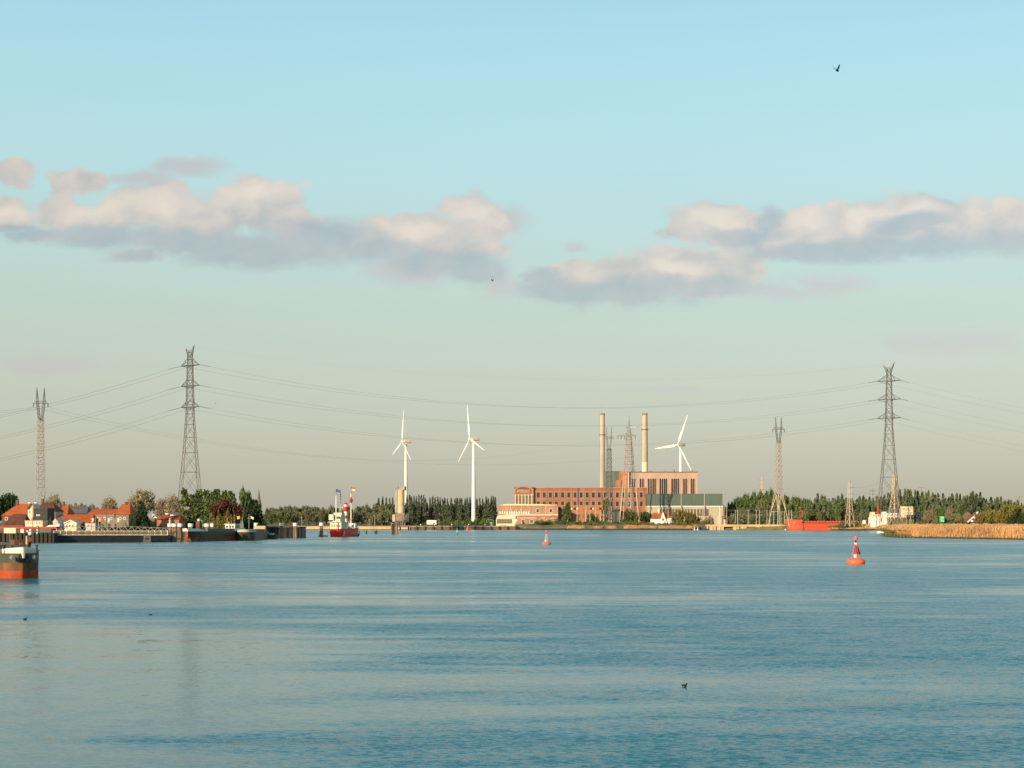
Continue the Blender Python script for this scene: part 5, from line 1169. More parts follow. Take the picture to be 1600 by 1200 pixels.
t = thing('lorry_trailer', 'white lorry trailer parked on the wharf behind a dark shrub', 'trailer', at(674.5, 1330, GZ)); d = 1330; s_ = sc(d)
MB().box(-7.6*s_,7.4*s_,-1.3,1.3,1.3,5.0).build('box','white_paint',t); MB().box(-7.4*s_,7.2*s_,-1.2,1.2,.9,1.29).build('chassis','steel_dark',t)
for x in (-5.6,-3.4,4.4,6.2):
    o = MB().lathe([(.55,-.15),(.55,.15)],12).build('wheel','black_paint',t); o.rotation_euler = (pi/2,0,0); o.location = (x*s_,-1.25,.55)
tree('bush','leaf_copper', 678, 5, 815.5, 1322, 'small reddish shrub in front of the white lorry trailer')
t = thing('white_mast_frame', 'thin white portal frame with small white shed left of the control room', 'frame', at(765.5, 1330, GZ)); d = 1330; s_ = sc(d); mb = MB()
mb.bar((-5*s_,0,0),(-5*s_,0,wz(812,d)-GZ),.18).bar((5*s_,0,0),(5*s_,0,wz(812,d)-GZ),.18).bar((-5*s_,0,wz(812,d)-GZ),(5*s_,0,wz(812,d)-GZ),.18); mb.build('frame','steel_pale',t)
mb = MB(); mb.prism([(.8*s_,0),(4.4*s_,0),(4.4*s_,1.6),(2.4*s_,3.2),(1.0*s_,3.2)],-1.5,1.5); mb.build('shed','white_paint',t)
t = thing('sunlit_jetty', 'yellow concrete jetty with dark arched gaps left of the red ship', 'quay', at(1166, 1278, 0)); d = 1276
pbox(MB(), 1105, 1236, 819.6, 823, d, 12).build('deck','quay_sand',t,True)
pbox(MB(), 1105, 1236, 823.1, None, d+4, 4, zb=-1).build('back_wall','opening_dark',t,True)
for x0,x1 in ((1105,1131),(1145.5,1168),(1182.5,1206),(1223,1236)): pbox(MB(), x0, x1, 823.1, None, d+.3, 4, zb=-1).build('wall','quay_sand',t,True)
for k in range(22):
    x = 1107 + k*6; 
    if any(a <= x <= b_ for a,b_ in ((1131,1144),(1169,1182),(1207,1222))): continue
    pbox(MB(), x-.5, x+.5, 822, None, d-.5, .7, zb=-1).build('fender','cream_paint' if k%2 else 'timber',t,True)
t = thing('concrete_tank', 'round pale tank with thin vent pipe on the yellow jetty', 'tank', at(1125, 1286, 4.2)); d = 1286; s_ = sc(d)
MB().lathe([(4.9*s_,0),(4.9*s_,wz(806.6,d)-4.2),(4.2*s_,wz(806,d)-4.2)],24).build('drum','concrete',t)
MB().bar((0,0,3),(0,0,wz(791,d)-4.2),.5,.5,n=8).lathe([(.85,wz(791.4,d)-4.2),(.85,wz(790.4,d)-4.2)],10).build('vent_pipe','cream_paint',t)
MB().box(5.1*s_,8.2*s_,-1,1,0,wz(811.5,d)-4.2).build('side_box','stone_pale',t)
for i,x in enumerate((1085.2,1090.2)):
    o = thing('white_float', 'left of the two small white floats by the bank' if i == 0 else 'right of the two small white floats by the bank', 'float', at(x,1262,0))
    MB().lathe([(.3,-.4),(.75,-.1),(.7,.5),(.3,1.2),(.12,2.2)],10).build('body','white_paint',o); MB().ball((0,0,2.3),.25,8).build('top','cream_paint',o)
tree('bush','reeds', 1086, 14, 819, 1280, 'mound of dry tan reeds above the two white floats', z0=1.6)
# switchyard posts and beams
sy = [(1135.5,797),(1149,797),(1152.6,796.4),(1169,796.4),(1182,797),(1186.6,796.6),(1198.5,797),(1203,797),(1209,798),(1220.5,800),(1232.5,797),(1237,797),(1253.5,797.5),(1264,797),(1269.5,797),(1286.5,797),(1297,798),(1302.6,797),(1336,798),(1345.5,797),(1352.6,797),(1279,800),(1226,798)]
for i,(x,y) in enumerate(sy):
    d = 1312 - (i%3)*8; o = thing('switchyard_post', 'thin pale concrete post of the switchyard on the far right bank', 'post', at(x,d,GZ), group='switchyard posts')
    MB().bar((0,0,-.3),(0,0,wz(y,d)-GZ),.34,.22,n=5).build('shaft','concrete',o); q = MB(); zt_ = wz(y,d)-GZ; q.bar((-1.2,0,zt_-.8),(1.2,0,zt_-.8),.12).bar((0,0,zt_),(0,0,zt_+.5),.1); q.build('crossarm','steel_grey',o)
for i,(x0,x1,y) in enumerate(((1135.5,1169,796.8),(1152,1182,803.8),(1182,1237,803.6),(1253,1302,804))):
    d = 1306; o = thing('busbar_beam', ['upper busbar beam at the left end of the switchyard','lower busbar beam left of the spread legged pylon','lower busbar beam behind the spread legged pylon','lower busbar beam above the red ship'][i], 'beam', at((x0+x1)/2,d,wz(y,d))); w_ = (x1-x0)/2*sc(d)
    q = MB(); q.bar((-w_,0,0),(w_,0,0),.13).bar((-w_,0,-.9),(w_,0,-.9),.09)
    for k in range(int(w_)): q.bar((-w_+2*k,0,-.9),(-w_+2*k+1,0,0),.06)
    q.build('truss','steel_grey',o)
# red tanker
t = thing('red_cargo_ship', 'long orange red ship hull half hidden behind the reedy bank', 'ship', (0,0,0)); d = 1246
Lh = 62.0; t.location = at(1229.5,d,0) + Vector((Lh,0,0)); t.rotation_euler = (0,0,pi)
K = dict(Lh=Lh, B=11.0, bow=11.0, stern=5.0, p=1.9, q=.6)
mb = MB(); loops = []
for z,be,B_ in ((-.6,-1.5,10),(1.0,-.5,11),(3.4,.2,11.2),(5.6,1.0,11.3)):
    o_ = outline(Lh,B_,11.0,z,bext=be,stern=5.0,p=1.9,q=.6); loops.append([(x,y,z) for x,y,_ in o_])
mb.loft(loops,cap1=True); mb.build('hull','ship_red',t)
mb = MB(); pts = [(x,y,z) for x,y,z in loops[-1] if x > Lh-13]; mb.loft([[(x,y,5.61) for x,y,z in pts],[(x+.8*max(0,(x-Lh+11)/11),y*1.02,8.4+.5*max(0,(x-Lh+11)/11)) for x,y,z in pts]],close=False,cap1=True); mb.build('forecastle','ship_red',t)
mb = MB(); mb.box(2,Lh-13.2,-5.72,5.72,5.3,6.8); mb.build('side_deck','ship_red_dark',t)
mb = MB(); mb.box(2,Lh-12,-5.7,5.8,3.0,3.6); mb.build('sheer_line','ship_red',t)
mb = MB(); mb.box(6,Lh-16,-4,4,6.8,7.6); mb.build('hatch_covers','ship_red_dark',t)
mb = MB()
for k in range(18): mb.box(5+k*2.5,5.6+k*2.5,4.8,5.3,6.8,7.3)
mb.build('deck_fittings','steel_pale',t)
MB().box(Lh-12.7,Lh-11.9,5.4,5.95,-.3,5.3).build('fender_pile','steel_dark',t)
MB().bar((Lh-10.8,0,6),(Lh-10.8,0,wz(791.5,d)),  .28,.2,n=8).box(Lh-11.5,Lh-10.1,-.5,.5,wz(793.5,d),wz(792.3,d)).build('foremast','red_paint',t)
MB().ball((Lh-5.5,5.75,5.9),.45).build('anchor','stone_pale',t)
MB().lathe([(.6,-.2),(.6,.7),(.2,.9)],10).build('mooring_float','white_paint',t).location = (Lh+1.2,0,0)
# white ship upperworks behind the bank
t = thing('white_ship_superstructure', 'white stepped ship superstructure with red mast standing behind the reeds', 'ship', at(1371, 1215, 3.0)); d = 1215; s_ = sc(d)
hz1 = lambda y: wz(y,d)-3.0
mb = MB(); mb.box(-12*s_,12.6*s_,-5,5,-.5,hz1(808)); mb.build('lower_deck','white_paint',t)
mb = MB(); mb.box(-11*s_,6*s_,-4.5,4.5,hz1(807.9),hz1(803.5)); mb.box(-10.4*s_,-6*s_,-4,4,hz1(803.5),hz1(800)); mb.build('wheelhouse','cream_paint',t)
MB().box(7.2*s_,12.4*s_,-4.6,4.6,hz1(807.9),hz1(799.6)).build('funnel_block','white_paint',t)
for k in range(5): MB().box((-9+k*2.6)*s_,(-7.6+k*2.6)*s_,-4.62,-4.5,hz1(806.8),hz1(805)).build('window','window_dim',t)
MB().bar((1*s_,0,hz1(804)),(1*s_,0,hz1(785.5)),1.1,.5,n=6).box(-3.5*s_,2.4*s_,-1.2,1.2,hz1(803.4),hz1(799)).build('mast','ship_red_dark',t)
MB().bar((-1.2*s_,0,hz1(787.5)),(3*s_,0,hz1(787.5)),.22).build('yard','steel_dark',t)
MB().box(3.4*s_,4.8*s_,-5.12,-4.98,hz1(816),hz1(808.5)).build('ladder','hull_orange',t)
t = thing('marker_board', 'square white marker board on a dark post at the reedy bank', 'sign', at(1350.2, 1208, 0)); d = 1208
MB().bar((0,.2,-.5),(0,.2,wz(818,d)),.32,n=6).build('post','timber_dark',t); MB().box(-1.25,1.25,-.1,.1,wz(818.2,d),wz(813,d)).build('board','white_paint',t)
t = thing('pump_house', 'low white walled building with three dark round windows and grey roof', 'building', at(1402, 1190, GZ)); d = 1190
pbox(MB(), 1390.5, 1428, 808.6, None, d, 10).build('lower_wall','grass',t,True)
pbox(MB(), 1390.5, 1412, 801.5, 808.5, d-.1, 10).build('wall','white_paint',t,True); pbox(MB(), 1412, 1428, 805, 808.5, d-.1, 10).build('side_wall','stone_pale',t,True)
mb = MB(); mb.prism([(wx(1389.5,d),wz(801.5,d)),(wx(1409,d),wz(801.5,d)),(wx(1405,d),wz(796,d)),(wx(1393,d),wz(796.5,d))],d-.5,d+10); mb.build('roof','roof_grey',t,True)
for x in (1393.8,1398,1402.3):
    o = MB().lathe([(.62,-.1),(.62,.1)],14).build('round_window','opening_dark',t); o.rotation_euler = (pi/2,0,0); o.location = Vector((wx(x,d),d-.15,wz(804.6,d)))-t.location
for x in (1391,1410,1422): pbox(MB(), x-.3, x+.3, 808.6, 817, d-.3, .3).build('post','stone_pale',t,True)
t = thing('billboard', 'cream billboard with brown lettering smudges on legs above the pump house', 'billboard', at(1416.5, 1180, GZ)); d = 1180
pbox(MB(), 1406.2, 1427, 791.3, 804.4, d, .5).build('board','cream_paint',t,True)
for x in (1410,1416.5,1423): MB().bar((wx(x,d),d+.7,GZ-.5),(wx(x,d),d+.7,wz(793,d)),.22,n=6).build('leg','steel_pale',t,True)
mb = MB(); rq2 = random.Random(4)
for y,x0,x1 in ((794.6,1409,1424),(797.4,1414,1422),(800,1413,1425),(802.3,1409,1425)):
    x = x0
    while x < x1: w_ = rq2.uniform(.7,1.6); pbox(mb, x, x+w_, y, y+.9, d-.06, .05); x += w_+.5
mb.build('lettering','quay_brown',t,True)
t = thing('blue_grey_hut', 'small blue grey hut right of the billboard', 'hut', at(1435, 1195, GZ)); d = 1195
pbox(MB(), 1431, 1439.6, 801, None, d, 5).build('wall','grey_green_sheet',t,True); pbox(MB(), 1430, 1440.5, 800, 801.2, d-.4, 6).build('roof','slate_wall',t,True); window(t, 1433, 1437.5, 803.5, 807.5, d)
t = thing('green_channel_board', 'bright green rectangular channel board on the reedy headland', 'sign', at(1471.5, 690, 4.0)); d = 690
pbox(MB(), 1468, 1475.6, 806.4, 816, d, .12).build('board','sign_green',t,True); MB().bar((0,.3,-1),(0,.3,wz(809,d)-4),.1,n=6).build('post','steel_grey',t)
mb = MB(); pbox(mb,1469.4,1474.4,807.3,808.9,d-.06,.05); pbox(mb,1472.2,1474.4,808.9,811,d-.06,.05); pbox(mb,1469.4,1471.4,809.8,811.5,d-.06,.05); pbox(mb,1470.2,1472.2,812,815,d-.06,.05); pbox(mb,1472.6,1474.8,812.4,815.2,d-.06,.05); mb.build('symbol','sign_pale',t,True)
t = thing('sunlit_gable_house', 'house whose white gable edge shines between olive trees and conifers', 'house', at(1522, 830, 4.0)); d = 830
mb = MB(); mb.prism([(wx(1512,d),wz(816,d)),(wx(1530,d),wz(816,d)),(wx(1530,d),wz(802,d)),(wx(1528,d),wz(801,d)),(wx(1512,d),wz(815,d))],d,d+8); mb.build('wall','brick_dark',t,True)
mb = MB(); mb.bar((wx(1511.5,d),d-.3,wz(815.8,d)),(wx(1528.2,d),d-.3,wz(801.2,d)),.42); mb.box(wx(1526,d),wx(1528.4,d),d-.3,d+1,wz(804.5,d),wz(799.8,d)); mb.build('roof_edge','white_paint',t,True)
mb = MB(); mb.box(wx(1521,d),wx(1525,d),d-.15,d,wz(810,d),wz(806.8,d)); mb.box(wx(1517,d),wx(1520.4,d),d-.15,d,wz(815.4,d),wz(812.6,d)); mb.box(wx(1525.6,d),wx(1528.8,d),d-.15,d,wz(809.6,d),wz(807,d)); mb.build('white_panels','white_paint',t,True)
t = thing('motor_boat', 'small white motor boat lying off the tip of the headland', 'boat', (0,0,0), pi); t.location = at(1381, 915, 0)
K = dict(Lh=4.2, B=1.9, bow=1.8, stern=.5); band(t,'hull','white_paint',[(-.2,dict(bext=-.2)),(.5,dict(bext=0)),(.95,dict(bext=.3))],cap=True,**K)
MB().prism([(1.3,.9),(3.0,.9),(2.5,1.7),(1.4,1.75)],-.6,.6).build('cabin','cream_paint',t); MB().box(-.5,0,-.25,.25,-.1,1.1).build('outboard_motor','black_paint',t)
for i,x in enumerate((471.4,577.3,585.4,686)):
    d = 1315; o = thing('quay_lamp', ['thin lamp post left of the lone mooring post','thin short lamp post right of the lightship','taller thin lamp post right of the lightship','thin lamp post right of the white lorry trailer'][i], 'lamp', at(x,d,GZ)); H = wz((808,812,805,812)[i],d)-GZ
    MB().bar((0,0,0),(0,0,H),.2,.13,n=6).build('post','steel_pale',o); MB().box(-.9,.3,-.2,.2,H-.1,H+.2).build('lamp_head','steel_pale',o)

# ------------------------------------------------------------------ wind turbines
def rotorblade(L_, m='turbine_white'):
    mb = MB(); loops = []
    for f,ch,th in ((0.0,.9,.9),(0.05,.9,.85),(.16,L_*.085,.55),(.3,L_*.075,.4),(.55,L_*.052,.28),(.8,L_*.034,.18),(.96,L_*.02,.1),(1.0,.15,.05)):
        z = L_*f; tw = radians(16)*(1-f); lp = []
        for k in range(8):
            a = 2*pi*k/8; x = ch*(cos(a)*.5+.12 if f > .1 else cos(a)*.5); y = th*sin(a)*.5
            lp.append((x*cos(tw)-y*sin(tw), x*sin(tw)+y*cos(tw), z))
        loops.append(lp)
    return mb.loft(loops,cap0=True,cap1=True)
def turbine(px, pyh, d, Lb, yaw, ang0, label, hubdx):
    hz_t = wz(pyh, d); t = thing('wind_turbine', label, 'wind turbine', at(px, d, GZ)); H = hz_t-GZ
    MB().lathe([(2.35,-1),(2.25,0),(1.85,H*.5),(1.35,H-1.2)],28).build('tower','turbine_white',t,smooth=True)
    ax = Vector((-sin(yaw), -cos(yaw), 0)); s = Vector((cos(yaw), -sin(yaw), 0))  # rotor axis, rotor plane horizontal
    c = Vector((0,0,H)); nac = MB()
    lp = []
    for f,w_,h_ in ((-3.6,1.1,1.2),(-2.0,1.7,1.75),(3.5,1.75,1.8),(6.0,1.4,1.4)):
        p = c - ax*f; lp.append([p + s*(w_*a) + Vector((0,0,h_*b_)) for a,b_ in ((-1,-.6),(-.6,-1),(.6,-1),(1,-.6),(1,.6),(.6,1),(-.6,1),(-1,.6))])
    nac.loft(lp,cap0=True,cap1=True).build('nacelle','nacelle_paint',t)
    hc = c + ax*4.6
    hb = MB(); hb.ball((0,0,0),1.55,14); o = hb.build('hub','turbine_white',t,smooth=True); o.location = hc
    me = rotorblade(Lb).build('blade','turbine_white',t); 
    for k in range(3):
        b_ = me if k == 0 else me.copy()
        if k: col.objects.link(b_); b_.parent = t
        A = radians(ang0 + 120*k); zd_ = s*cos(A) + Vector((0,0,1))*sin(A)
        from mathutils import Matrix
        yd_ = ax; xd_ = yd_.cross(zd_).normalized(); R_ = Matrix((xd_, yd_, zd_)).transposed()
        b_.rotation_mode = 'QUATERNION'; b_.rotation_quaternion = R_.to_quaternion(); b_.location = hc + zd_*.6
    return t
turbine(634.3, 690, 1728, 36, radians(66), 82, 'left wind turbine rising behind the cement silo', 0)
turbine(740.0, 686, 1570, 36, radians(63), 99, 'middle wind turbine with its whole tower in view', 0)
turbine(1063.5, 695, 1730, 36, radians(50), 65, 'right wind turbine rising behind the boiler house', 0)
# ------------------------------------------------------------------ lattice pylons and wires
def lattice(prof, r=0.2, rb=0.12, rot=0.0, open_to=None, hor=True):
    """square lattice: prof = [(z, half width)...] ; returns MB"""
    mb = MB(); cr_, sr_ = cos(rot), sin(rot)
    def cnr(z, w_): return [Vector(((sx*w_)*cr_-(sy*w_)*sr_, (sx*w_)*sr_+(sy*w_)*cr_, z)) for sx,sy in ((-1,-1),(1,-1),(1,1),(-1,1))]
    levels = [cnr(z,w_) for z,w_ in prof]
    for A,B in zip(levels[:-1],levels[1:]):
        for i in range(4): mb.bar(A[i],B[i],r,n=4,cap=False)
    return mb, cnr
def panels(mb, cnr, wf, z0, z1, k=1.0, rb=0.12, hor=True):
    z = z0
    while z < z1 - 0.5:
        h = max(2.0, 2*wf(z)*k); zn = min(z1, z+h)
        if z1 - zn < h*0.4: zn = z1
        A, B = cnr(z, wf(z)), cnr(zn, wf(zn))
        for i in range(4):
            j = (i+1) % 4; mb.bar(A[i],B[j],rb,n=3,cap=False); mb.bar(A[j],B[i],rb,n=3,cap=False)
            if hor: mb.bar(B[i],B[j],rb,n=3,cap=False)
        z = zn
ARM = {}
def great_pylon(px, d, label, armdir, mir, key, ys):
    t = thing('transmission_tower', label, 'pylon', at(px,d,GZ)); H = wz(ys[0],d)-GZ
    prof = [(0,8.3),(20.5,6.7),(53.5,4.0),(75.5,2.55),(110.5,1.75),(119.5,1.35)]
    wf = lambda z: interp(prof, max(0,min(119.5,z)))
    mb, cnr = lattice(prof, .26, .13, radians(23)*mir); panels(mb,cnr,wf,0,119.5,1.25,.13); mb.build('lattice_body','steel_grey',t)
    q = MB(); u = Vector((armdir[0],armdir[1],0)).normalized(); w3 = Vector((-u.y,u.x,0))
    hs = (H, H-2.5)
    for s_,hh in ((-1,H-1.8),(1,H+.3)):
        for o_ in (-1,1): q.bar((u*s_*1.2*1+w3*o_*1.1)+Vector((0,0,119.0)), u*s_*4.4+Vector((0,0,hh)), .2); q.bar((u*s_*1.0+w3*o_*1.0)+Vector((0,0,115)), u*s_*4.4+Vector((0,0,hh)), .16)
    q.bar(u*-1.9+Vector((0,0,120.6)),u*1.9+Vector((0,0,120.6)),.2).bar(u*-2.4+Vector((0,0,119.4)),u*2.4+Vector((0,0,119.4)),.2); q.build('earth_wire_peak','steel_grey',t)
    ends = []
    for zl in ys[1:]:
        z = wz(zl,d)-GZ; q = MB(); L_ = 9.0
        for s_ in (-1,1):
            tip = u*s_*L_ + Vector((0,0,z))
            for o_ in (-1,1):
                q.bar(u*s_*1.2+w3*o_*1.5+Vector((0,0,z)), tip, .34); q.bar(u*s_*1.2+w3*o_*1.5+Vector((0,0,z+4.5)), tip, .17)
                q.bar(u*s_*4.5+w3*o_*.9+Vector((0,0,z)), u*s_*3.5+w3*o_*1.0+Vector((0,0,z+2.8)), .13)
            ends.append(t.location + tip)
        q.bar(u*-1.4+Vector((0,0,z)),u*1.4+Vector((0,0,z)),.35); q.build('crossarm','steel_dark',t)
    ARM[key] = ends; return t
ptL = great_pylon(297, 1050, 'tallest grey lattice pylon behind the trees of the left bank', (.80,-.60), 1, 'L', (540,571,603,636))
ptR = great_pylon(1389, 1164, 'tall grey lattice pylon on the right bank behind the white superstructure', (.84,-.54), -1, 'R', (567,595,624,653))
def wire(name, label, a, b_, sag, r=0.085, group=None, seg=36, m='wire_metal', cut=None):
    a = Vector(a); b_ = Vector(b_); pts = []
    n = cut or seg
    for i in range(n+1):
        f = i/seg; p = a.lerp(b_,f); p.z -= 4*sag*f*(1-f); pts.append(p)
    mb = MB(); mb.path([p-a for p in pts], r, n=4)
    o = mb.build(name, m); o.location = a; tag(o, label, 'power line', group); return pts
def insulator(parent, p, q, r=.24):
    p = Vector(p); q = Vector(q); o = MB(); n = 9
    o.bar(p, q, .09)
    for k in range(n): c = p.lerp(q,(k+.5)/n); e = (q-p).normalized()*.14; o.bar(c-e,c+e,r,n=6)
    o.shift(parent.location); return o.build('insulator','insulator_dark',parent)
lev = ('top', 'middle', 'bottom')
# crossing span, both circuits, each phase a twin wire drawn as one
for i in range(3):
    for s_ in range(2):
        a = ARM['L'][i*2+s_]; b_ = ARM['R'][i*2+s_]; v = (b_-a).normalized()*7.5
        a2 = a + v + Vector((0,0,-1.2)); b2 = b_ - v + Vector((0,0,-1.2)); insulator(ptL,a,a2); insulator(ptR,b_,b2)
        wire('river_crossing_wire', '%s %s wire of the long span between the two tallest pylons' % (('nearer','farther')[1-s_], lev[i]), a2, b2, (23,22,22)[i] + (1.0 if s_ else 0), r=.06)
# spans leaving the crossing pylons
for i in range(3):
    for s_ in range(2):
        a = ARM['L'][i*2+s_]; b_ = Vector((-600 + s_*7, 905 - s_*9, 42 - i*9.5 + 3)); b_.z = (45,31,17)[i]
        v = (b_-a).normalized()*9; a2 = a + v + Vector((0,0,-1.0)); insulator(ptL,a,a2,.27)
        wire('slack_span_wire', '%s %s wire running from the tallest pylon out of the picture at left' % (('nearer','farther')[1-s_], lev[i]), a2, b_, 20, r=.07)
        a = ARM['R'][i*2+s_]; b_ = Vector((760 + s_*9, 1040 - s_*9, (44,30,16)[i])); v = (b_-a).normalized()*6; a2 = a + v + Vector((0,0,-1.0)); insulator(ptR,a,a2,.22)
        wire('slack_span_wire', '%s %s wire running from the right tall pylon out of the picture at right' % (('nearer','farther')[1-s_], lev[i]), a2, b_, 17, r=.045)
# fork-topped pylons
def fork_pylon(px, d, label, spread=True, body='steel_pink', mir=1):
    t = thing('fork_pylon', label, 'pylon', at(px,d,GZ))
    prof = ([(0,5.6),(11,3.9),(23.5,2.35)] if spread else [(0,2.9),(23.5,2.35)]) + [(64,1.55)]
    wf = lambda z: interp(prof,max(0,min(64,z)))
    lo, c1 = lattice(prof[:-1] if spread else prof[:2], .26, .12, radians(30)*mir)
    if spread:
        A,B,C_ = c1(0,5.6),c1(11,3.9),c1(23.5,2.35)
        for i in range(4):
            j = (i+1)%4; lo.bar(B[i],B[j],.2,n=4); m_ = (C_[i]+C_[j])/2; lo.bar(B[i],m_,.16,n=4); lo.bar(B[j],m_,.16,n=4)
    else: panels(lo,c1,wf,0,23.5,1.3,.15)
    lo.build('legs','stone_pale' if spread else body,t)
    mb, cnr = lattice([(23.5,2.35),(64,1.55)], .20, .12, radians(30)*mir); panels(mb,cnr,wf,23.5,64,1.0,.13); mb.build('lattice_body',body,t)
    f = MB(); zf, zc, zt_ = 64, 72.8, 82.3
    for s_ in (-1,1):
        for o_ in (-.8,.8):
            f.bar((s_*.3,o_,zf-1.5),(s_*1.7,o_,zc),.19).bar((s_*1.5,o_,zf-1.5),(s_*3.0,o_,zc),.19).bar((s_*1.7,o_,zc),(s_*2.7,0,zt_),.17).bar((s_*3.2,o_,zc),(s_*2.8,0,zt_),.17)
            for k in range(4):
                z0_, z1_ = zf-1+(k)*2.4, zf-1+(k+1)*2.4; x0_ = s_*(.3+1.4*k/4); x1_ = s_*(1.6+1.5*(k+1)/4); f.bar((x0_,o_,z0_),(x1_,o_,z1_),.11,n=3)
        for k in range(4):
            z0_ = zc+k*2.1; f.bar((s_*(1.8+.2*k),-.5,z0_),(s_*(3.1-.05*k),.5,z0_+2),.1,n=3)
    f.v = [(x*.8,y,z) for x,y,z in f.v]; f.build('fork_head','steel_grey',t)
    c = MB(); c.bar((-5.2,0,zc),(5.2,0,zc),.26).bar((-5.2,0,zc),(-3.2,0,zc+1.6),.14).bar((5.2,0,zc),(3.2,0,zc+1.6),.14).bar((-3.2,-.8,zc+1.3),(3.2,-.8,zc+1.3),.14).bar((-3.2,.8,zc+1.3),(3.2,.8,zc+1.3),.14)
    for k in range(6): c.bar((-3.0+k,-.6,zc),(-2.5+k,-.6,zc+1.3),.09,n=3)
    c.v = [(x*.86,y,z) for x,y,z in c.v]; c.build('crossarm','steel_grey',t)
    return t, zc+GZ
pF, zc = fork_pylon(63.5, 900, 'fork topped pylon rising behind the village roofs at left', spread=False, body='steel_pale')
pG, _ = fork_pylon(1216.5, 1150, 'fork topped pylon with spread legs left of the red ship')
pH, _ = fork_pylon(951.5, 1345, 'fork topped pylon standing against the left chimney', spread=False, body='steel_grey', mir=-1); pH.scale = (1,1,1.055)
pI, _ = fork_pylon(1397.5, 1190, 'smaller pale lattice pylon in front of the right tall pylon', spread=False, body='stone_pale'); 
for c in list(pI.children): bpy.data.objects.remove(c)
prof = [(0,3.9),(24,1.5),(40,.75)]; mb, cnr = lattice(prof,.27,.1,radians(35)); panels(mb,cnr,lambda z: interp(prof,z),0,40,1.1,.13); mb.build('lattice_body','stone_pale',pI); pI.name = 'lattice_pylon'
q = MB()
for z_ in (27,32.5,38): q.bar((-3.2,0,z_),(3.2,0,z_),.2).bar((-3.2,0,z_),(0,0,z_+2),.1).bar((3.2,0,z_),(0,0,z_+2),.1)
q.build('crossarm','steel_pale',pI)
t = thing('lattice_pylon', 'small pale pylon with three side arms between red ship and right tall pylon', 'pylon', at(1327.5, 1150, GZ)); prof = [(0,2.5),(17,1.25),(34,.7)]
mb, cnr = lattice(prof,.15,.08,radians(30)); panels(mb,cnr,lambda z: interp(prof,z),0,34,1.3,.075); mb.build('lattice_body','stone_pale',t)
q = MB()
for z_ in (19.5,24.2,29,33.6): q.bar((-1.3,0,z_),(3.6 if z_ < 33 else 1.3,-.6,z_),.22).bar((0,0,z_+1.4),(3.4 if z_ < 33 else 0,-.6,z_),.1)
q.build('crossarm','steel_grey',t); p27 = t
for k,z_ in enumerate((19.5,24.2,29)): wire('local_line_wire', '%s wire from the small pale pylon towards the smaller pale lattice pylon' % ('lowest','middle','upper')[k], t.location+Vector((3.6,-.6,z_)), pI.location+Vector((-3.2,0,(27,32.5,38)[k])), 2.0, r=.045, seg=12)
# reddish-white pylon before the boiler house
t = thing('angle_pylon', 'pinkish lattice pylon with broad arms in front of the boiler house', 'pylon', at(983, 1378, GZ)); d = 1378; s_ = sc(d); H = wz(649,d)-GZ
hzp = lambda y: wz(y,d)-GZ
prof = [(0,7.3),(hzp(770),5.0),(hzp(735),3.9),(hzp(690),2.5),(hzp(672),1.6)]
wf = lambda z: interp(prof,max(0,min(z,prof[-1][0]))); mb, cnr = lattice(prof,.30,.15,radians(8)); panels(mb,cnr,wf,hzp(738),prof[-1][0],.9,.17)
mb.build('lattice_body','steel_pink',t)
for c0, c1_ in zip(cnr(0,7.6), cnr(hzp(738),wf(hzp(738)))):
    MB().bar(c0, c1_, .24, .18).build('leg','cream_paint',t)
q = MB(); A = cnr(0,7.3); 
for k in range(9):
    z_ = hzp(800)+k*(hzp(738)-hzp(800))/9; w_ = 1.1; q.bar((-1.4,-4,z_),(1.4,-4,z_),.16)
q.bar((-.75,-4.5,0),(-.75,-3.5,hzp(738)),.3).bar((.75,-4.5,0),(.75,-3.5,hzp(738)),.16)
q.build('ladder_column','white_paint',t)
q = MB(); q.bar((0,0,hzp(672)),(0,0,H),.35,.12,n=4)
for sx in (-1,1): q.bar((sx*1.5,0,hzp(672)),(0,0,hzp(656)),.16)
q.build('peak','steel_grey',t)
q = MB()
for z_,l,r_ in ((hzp(681),-11,6),(hzp(668.5),-3,5)):
    q.bar((l,0,z_),(r_,0,z_),.27).bar((l,0,z_),(-1,0,z_+2.6),.13).bar((r_,0,z_),(1,0,z_+2.6),.13)
q.build('crossarm','steel_grey',t)
for x_,z_ in ((-10,hzp(681)),(-7,hzp(681)),(-4,hzp(681)),(5.6,hzp(681))): insulator(t, t.location+Vector((x_,0,z_)), t.location+Vector((x_,0,z_-3)))
MB().bar((.8,-.3,hzp(668)),(5.6,-.3,hzp(667.6)),.3).build('white_strut','white_paint',t)
# faint distant pylons
for i,(x,y0,y1,d) in enumerate(((1190,744,775,2300),(1363,762,778,1900),(1439.5,757,772,1900),(1416,760,772,2000),(1592,772,790,1900))):
    t = thing('distant_pylon', ['faint pale pylon above the trees left of the fork pylon with spread legs','tiny pylon top left of the right tall pylon','tiny pylon top above the conifers behind the billboard','tiny pylon top just right of the right tall pylon','tiny pylon top at the right edge above the conifers'][i], 'pylon', at(x,d,GZ)); H = wz(y0,d)-GZ
    prof = [(0,3.4),(H*.6,1.5),(H,.4)]; mb, cnr = lattice(prof,.28,.15,.4); panels(mb,cnr,lambda z: interp(prof,z),0,H,1.3,.13); mb.build('lattice_body','stone_pale' if i == 0 else 'steel_pale',t)
    q = MB()
    for f in (.72,.82,.92): q.bar((-4,0,H*f),(4,0,H*f),.28)
    q.build('crossarm','steel_grey',t)
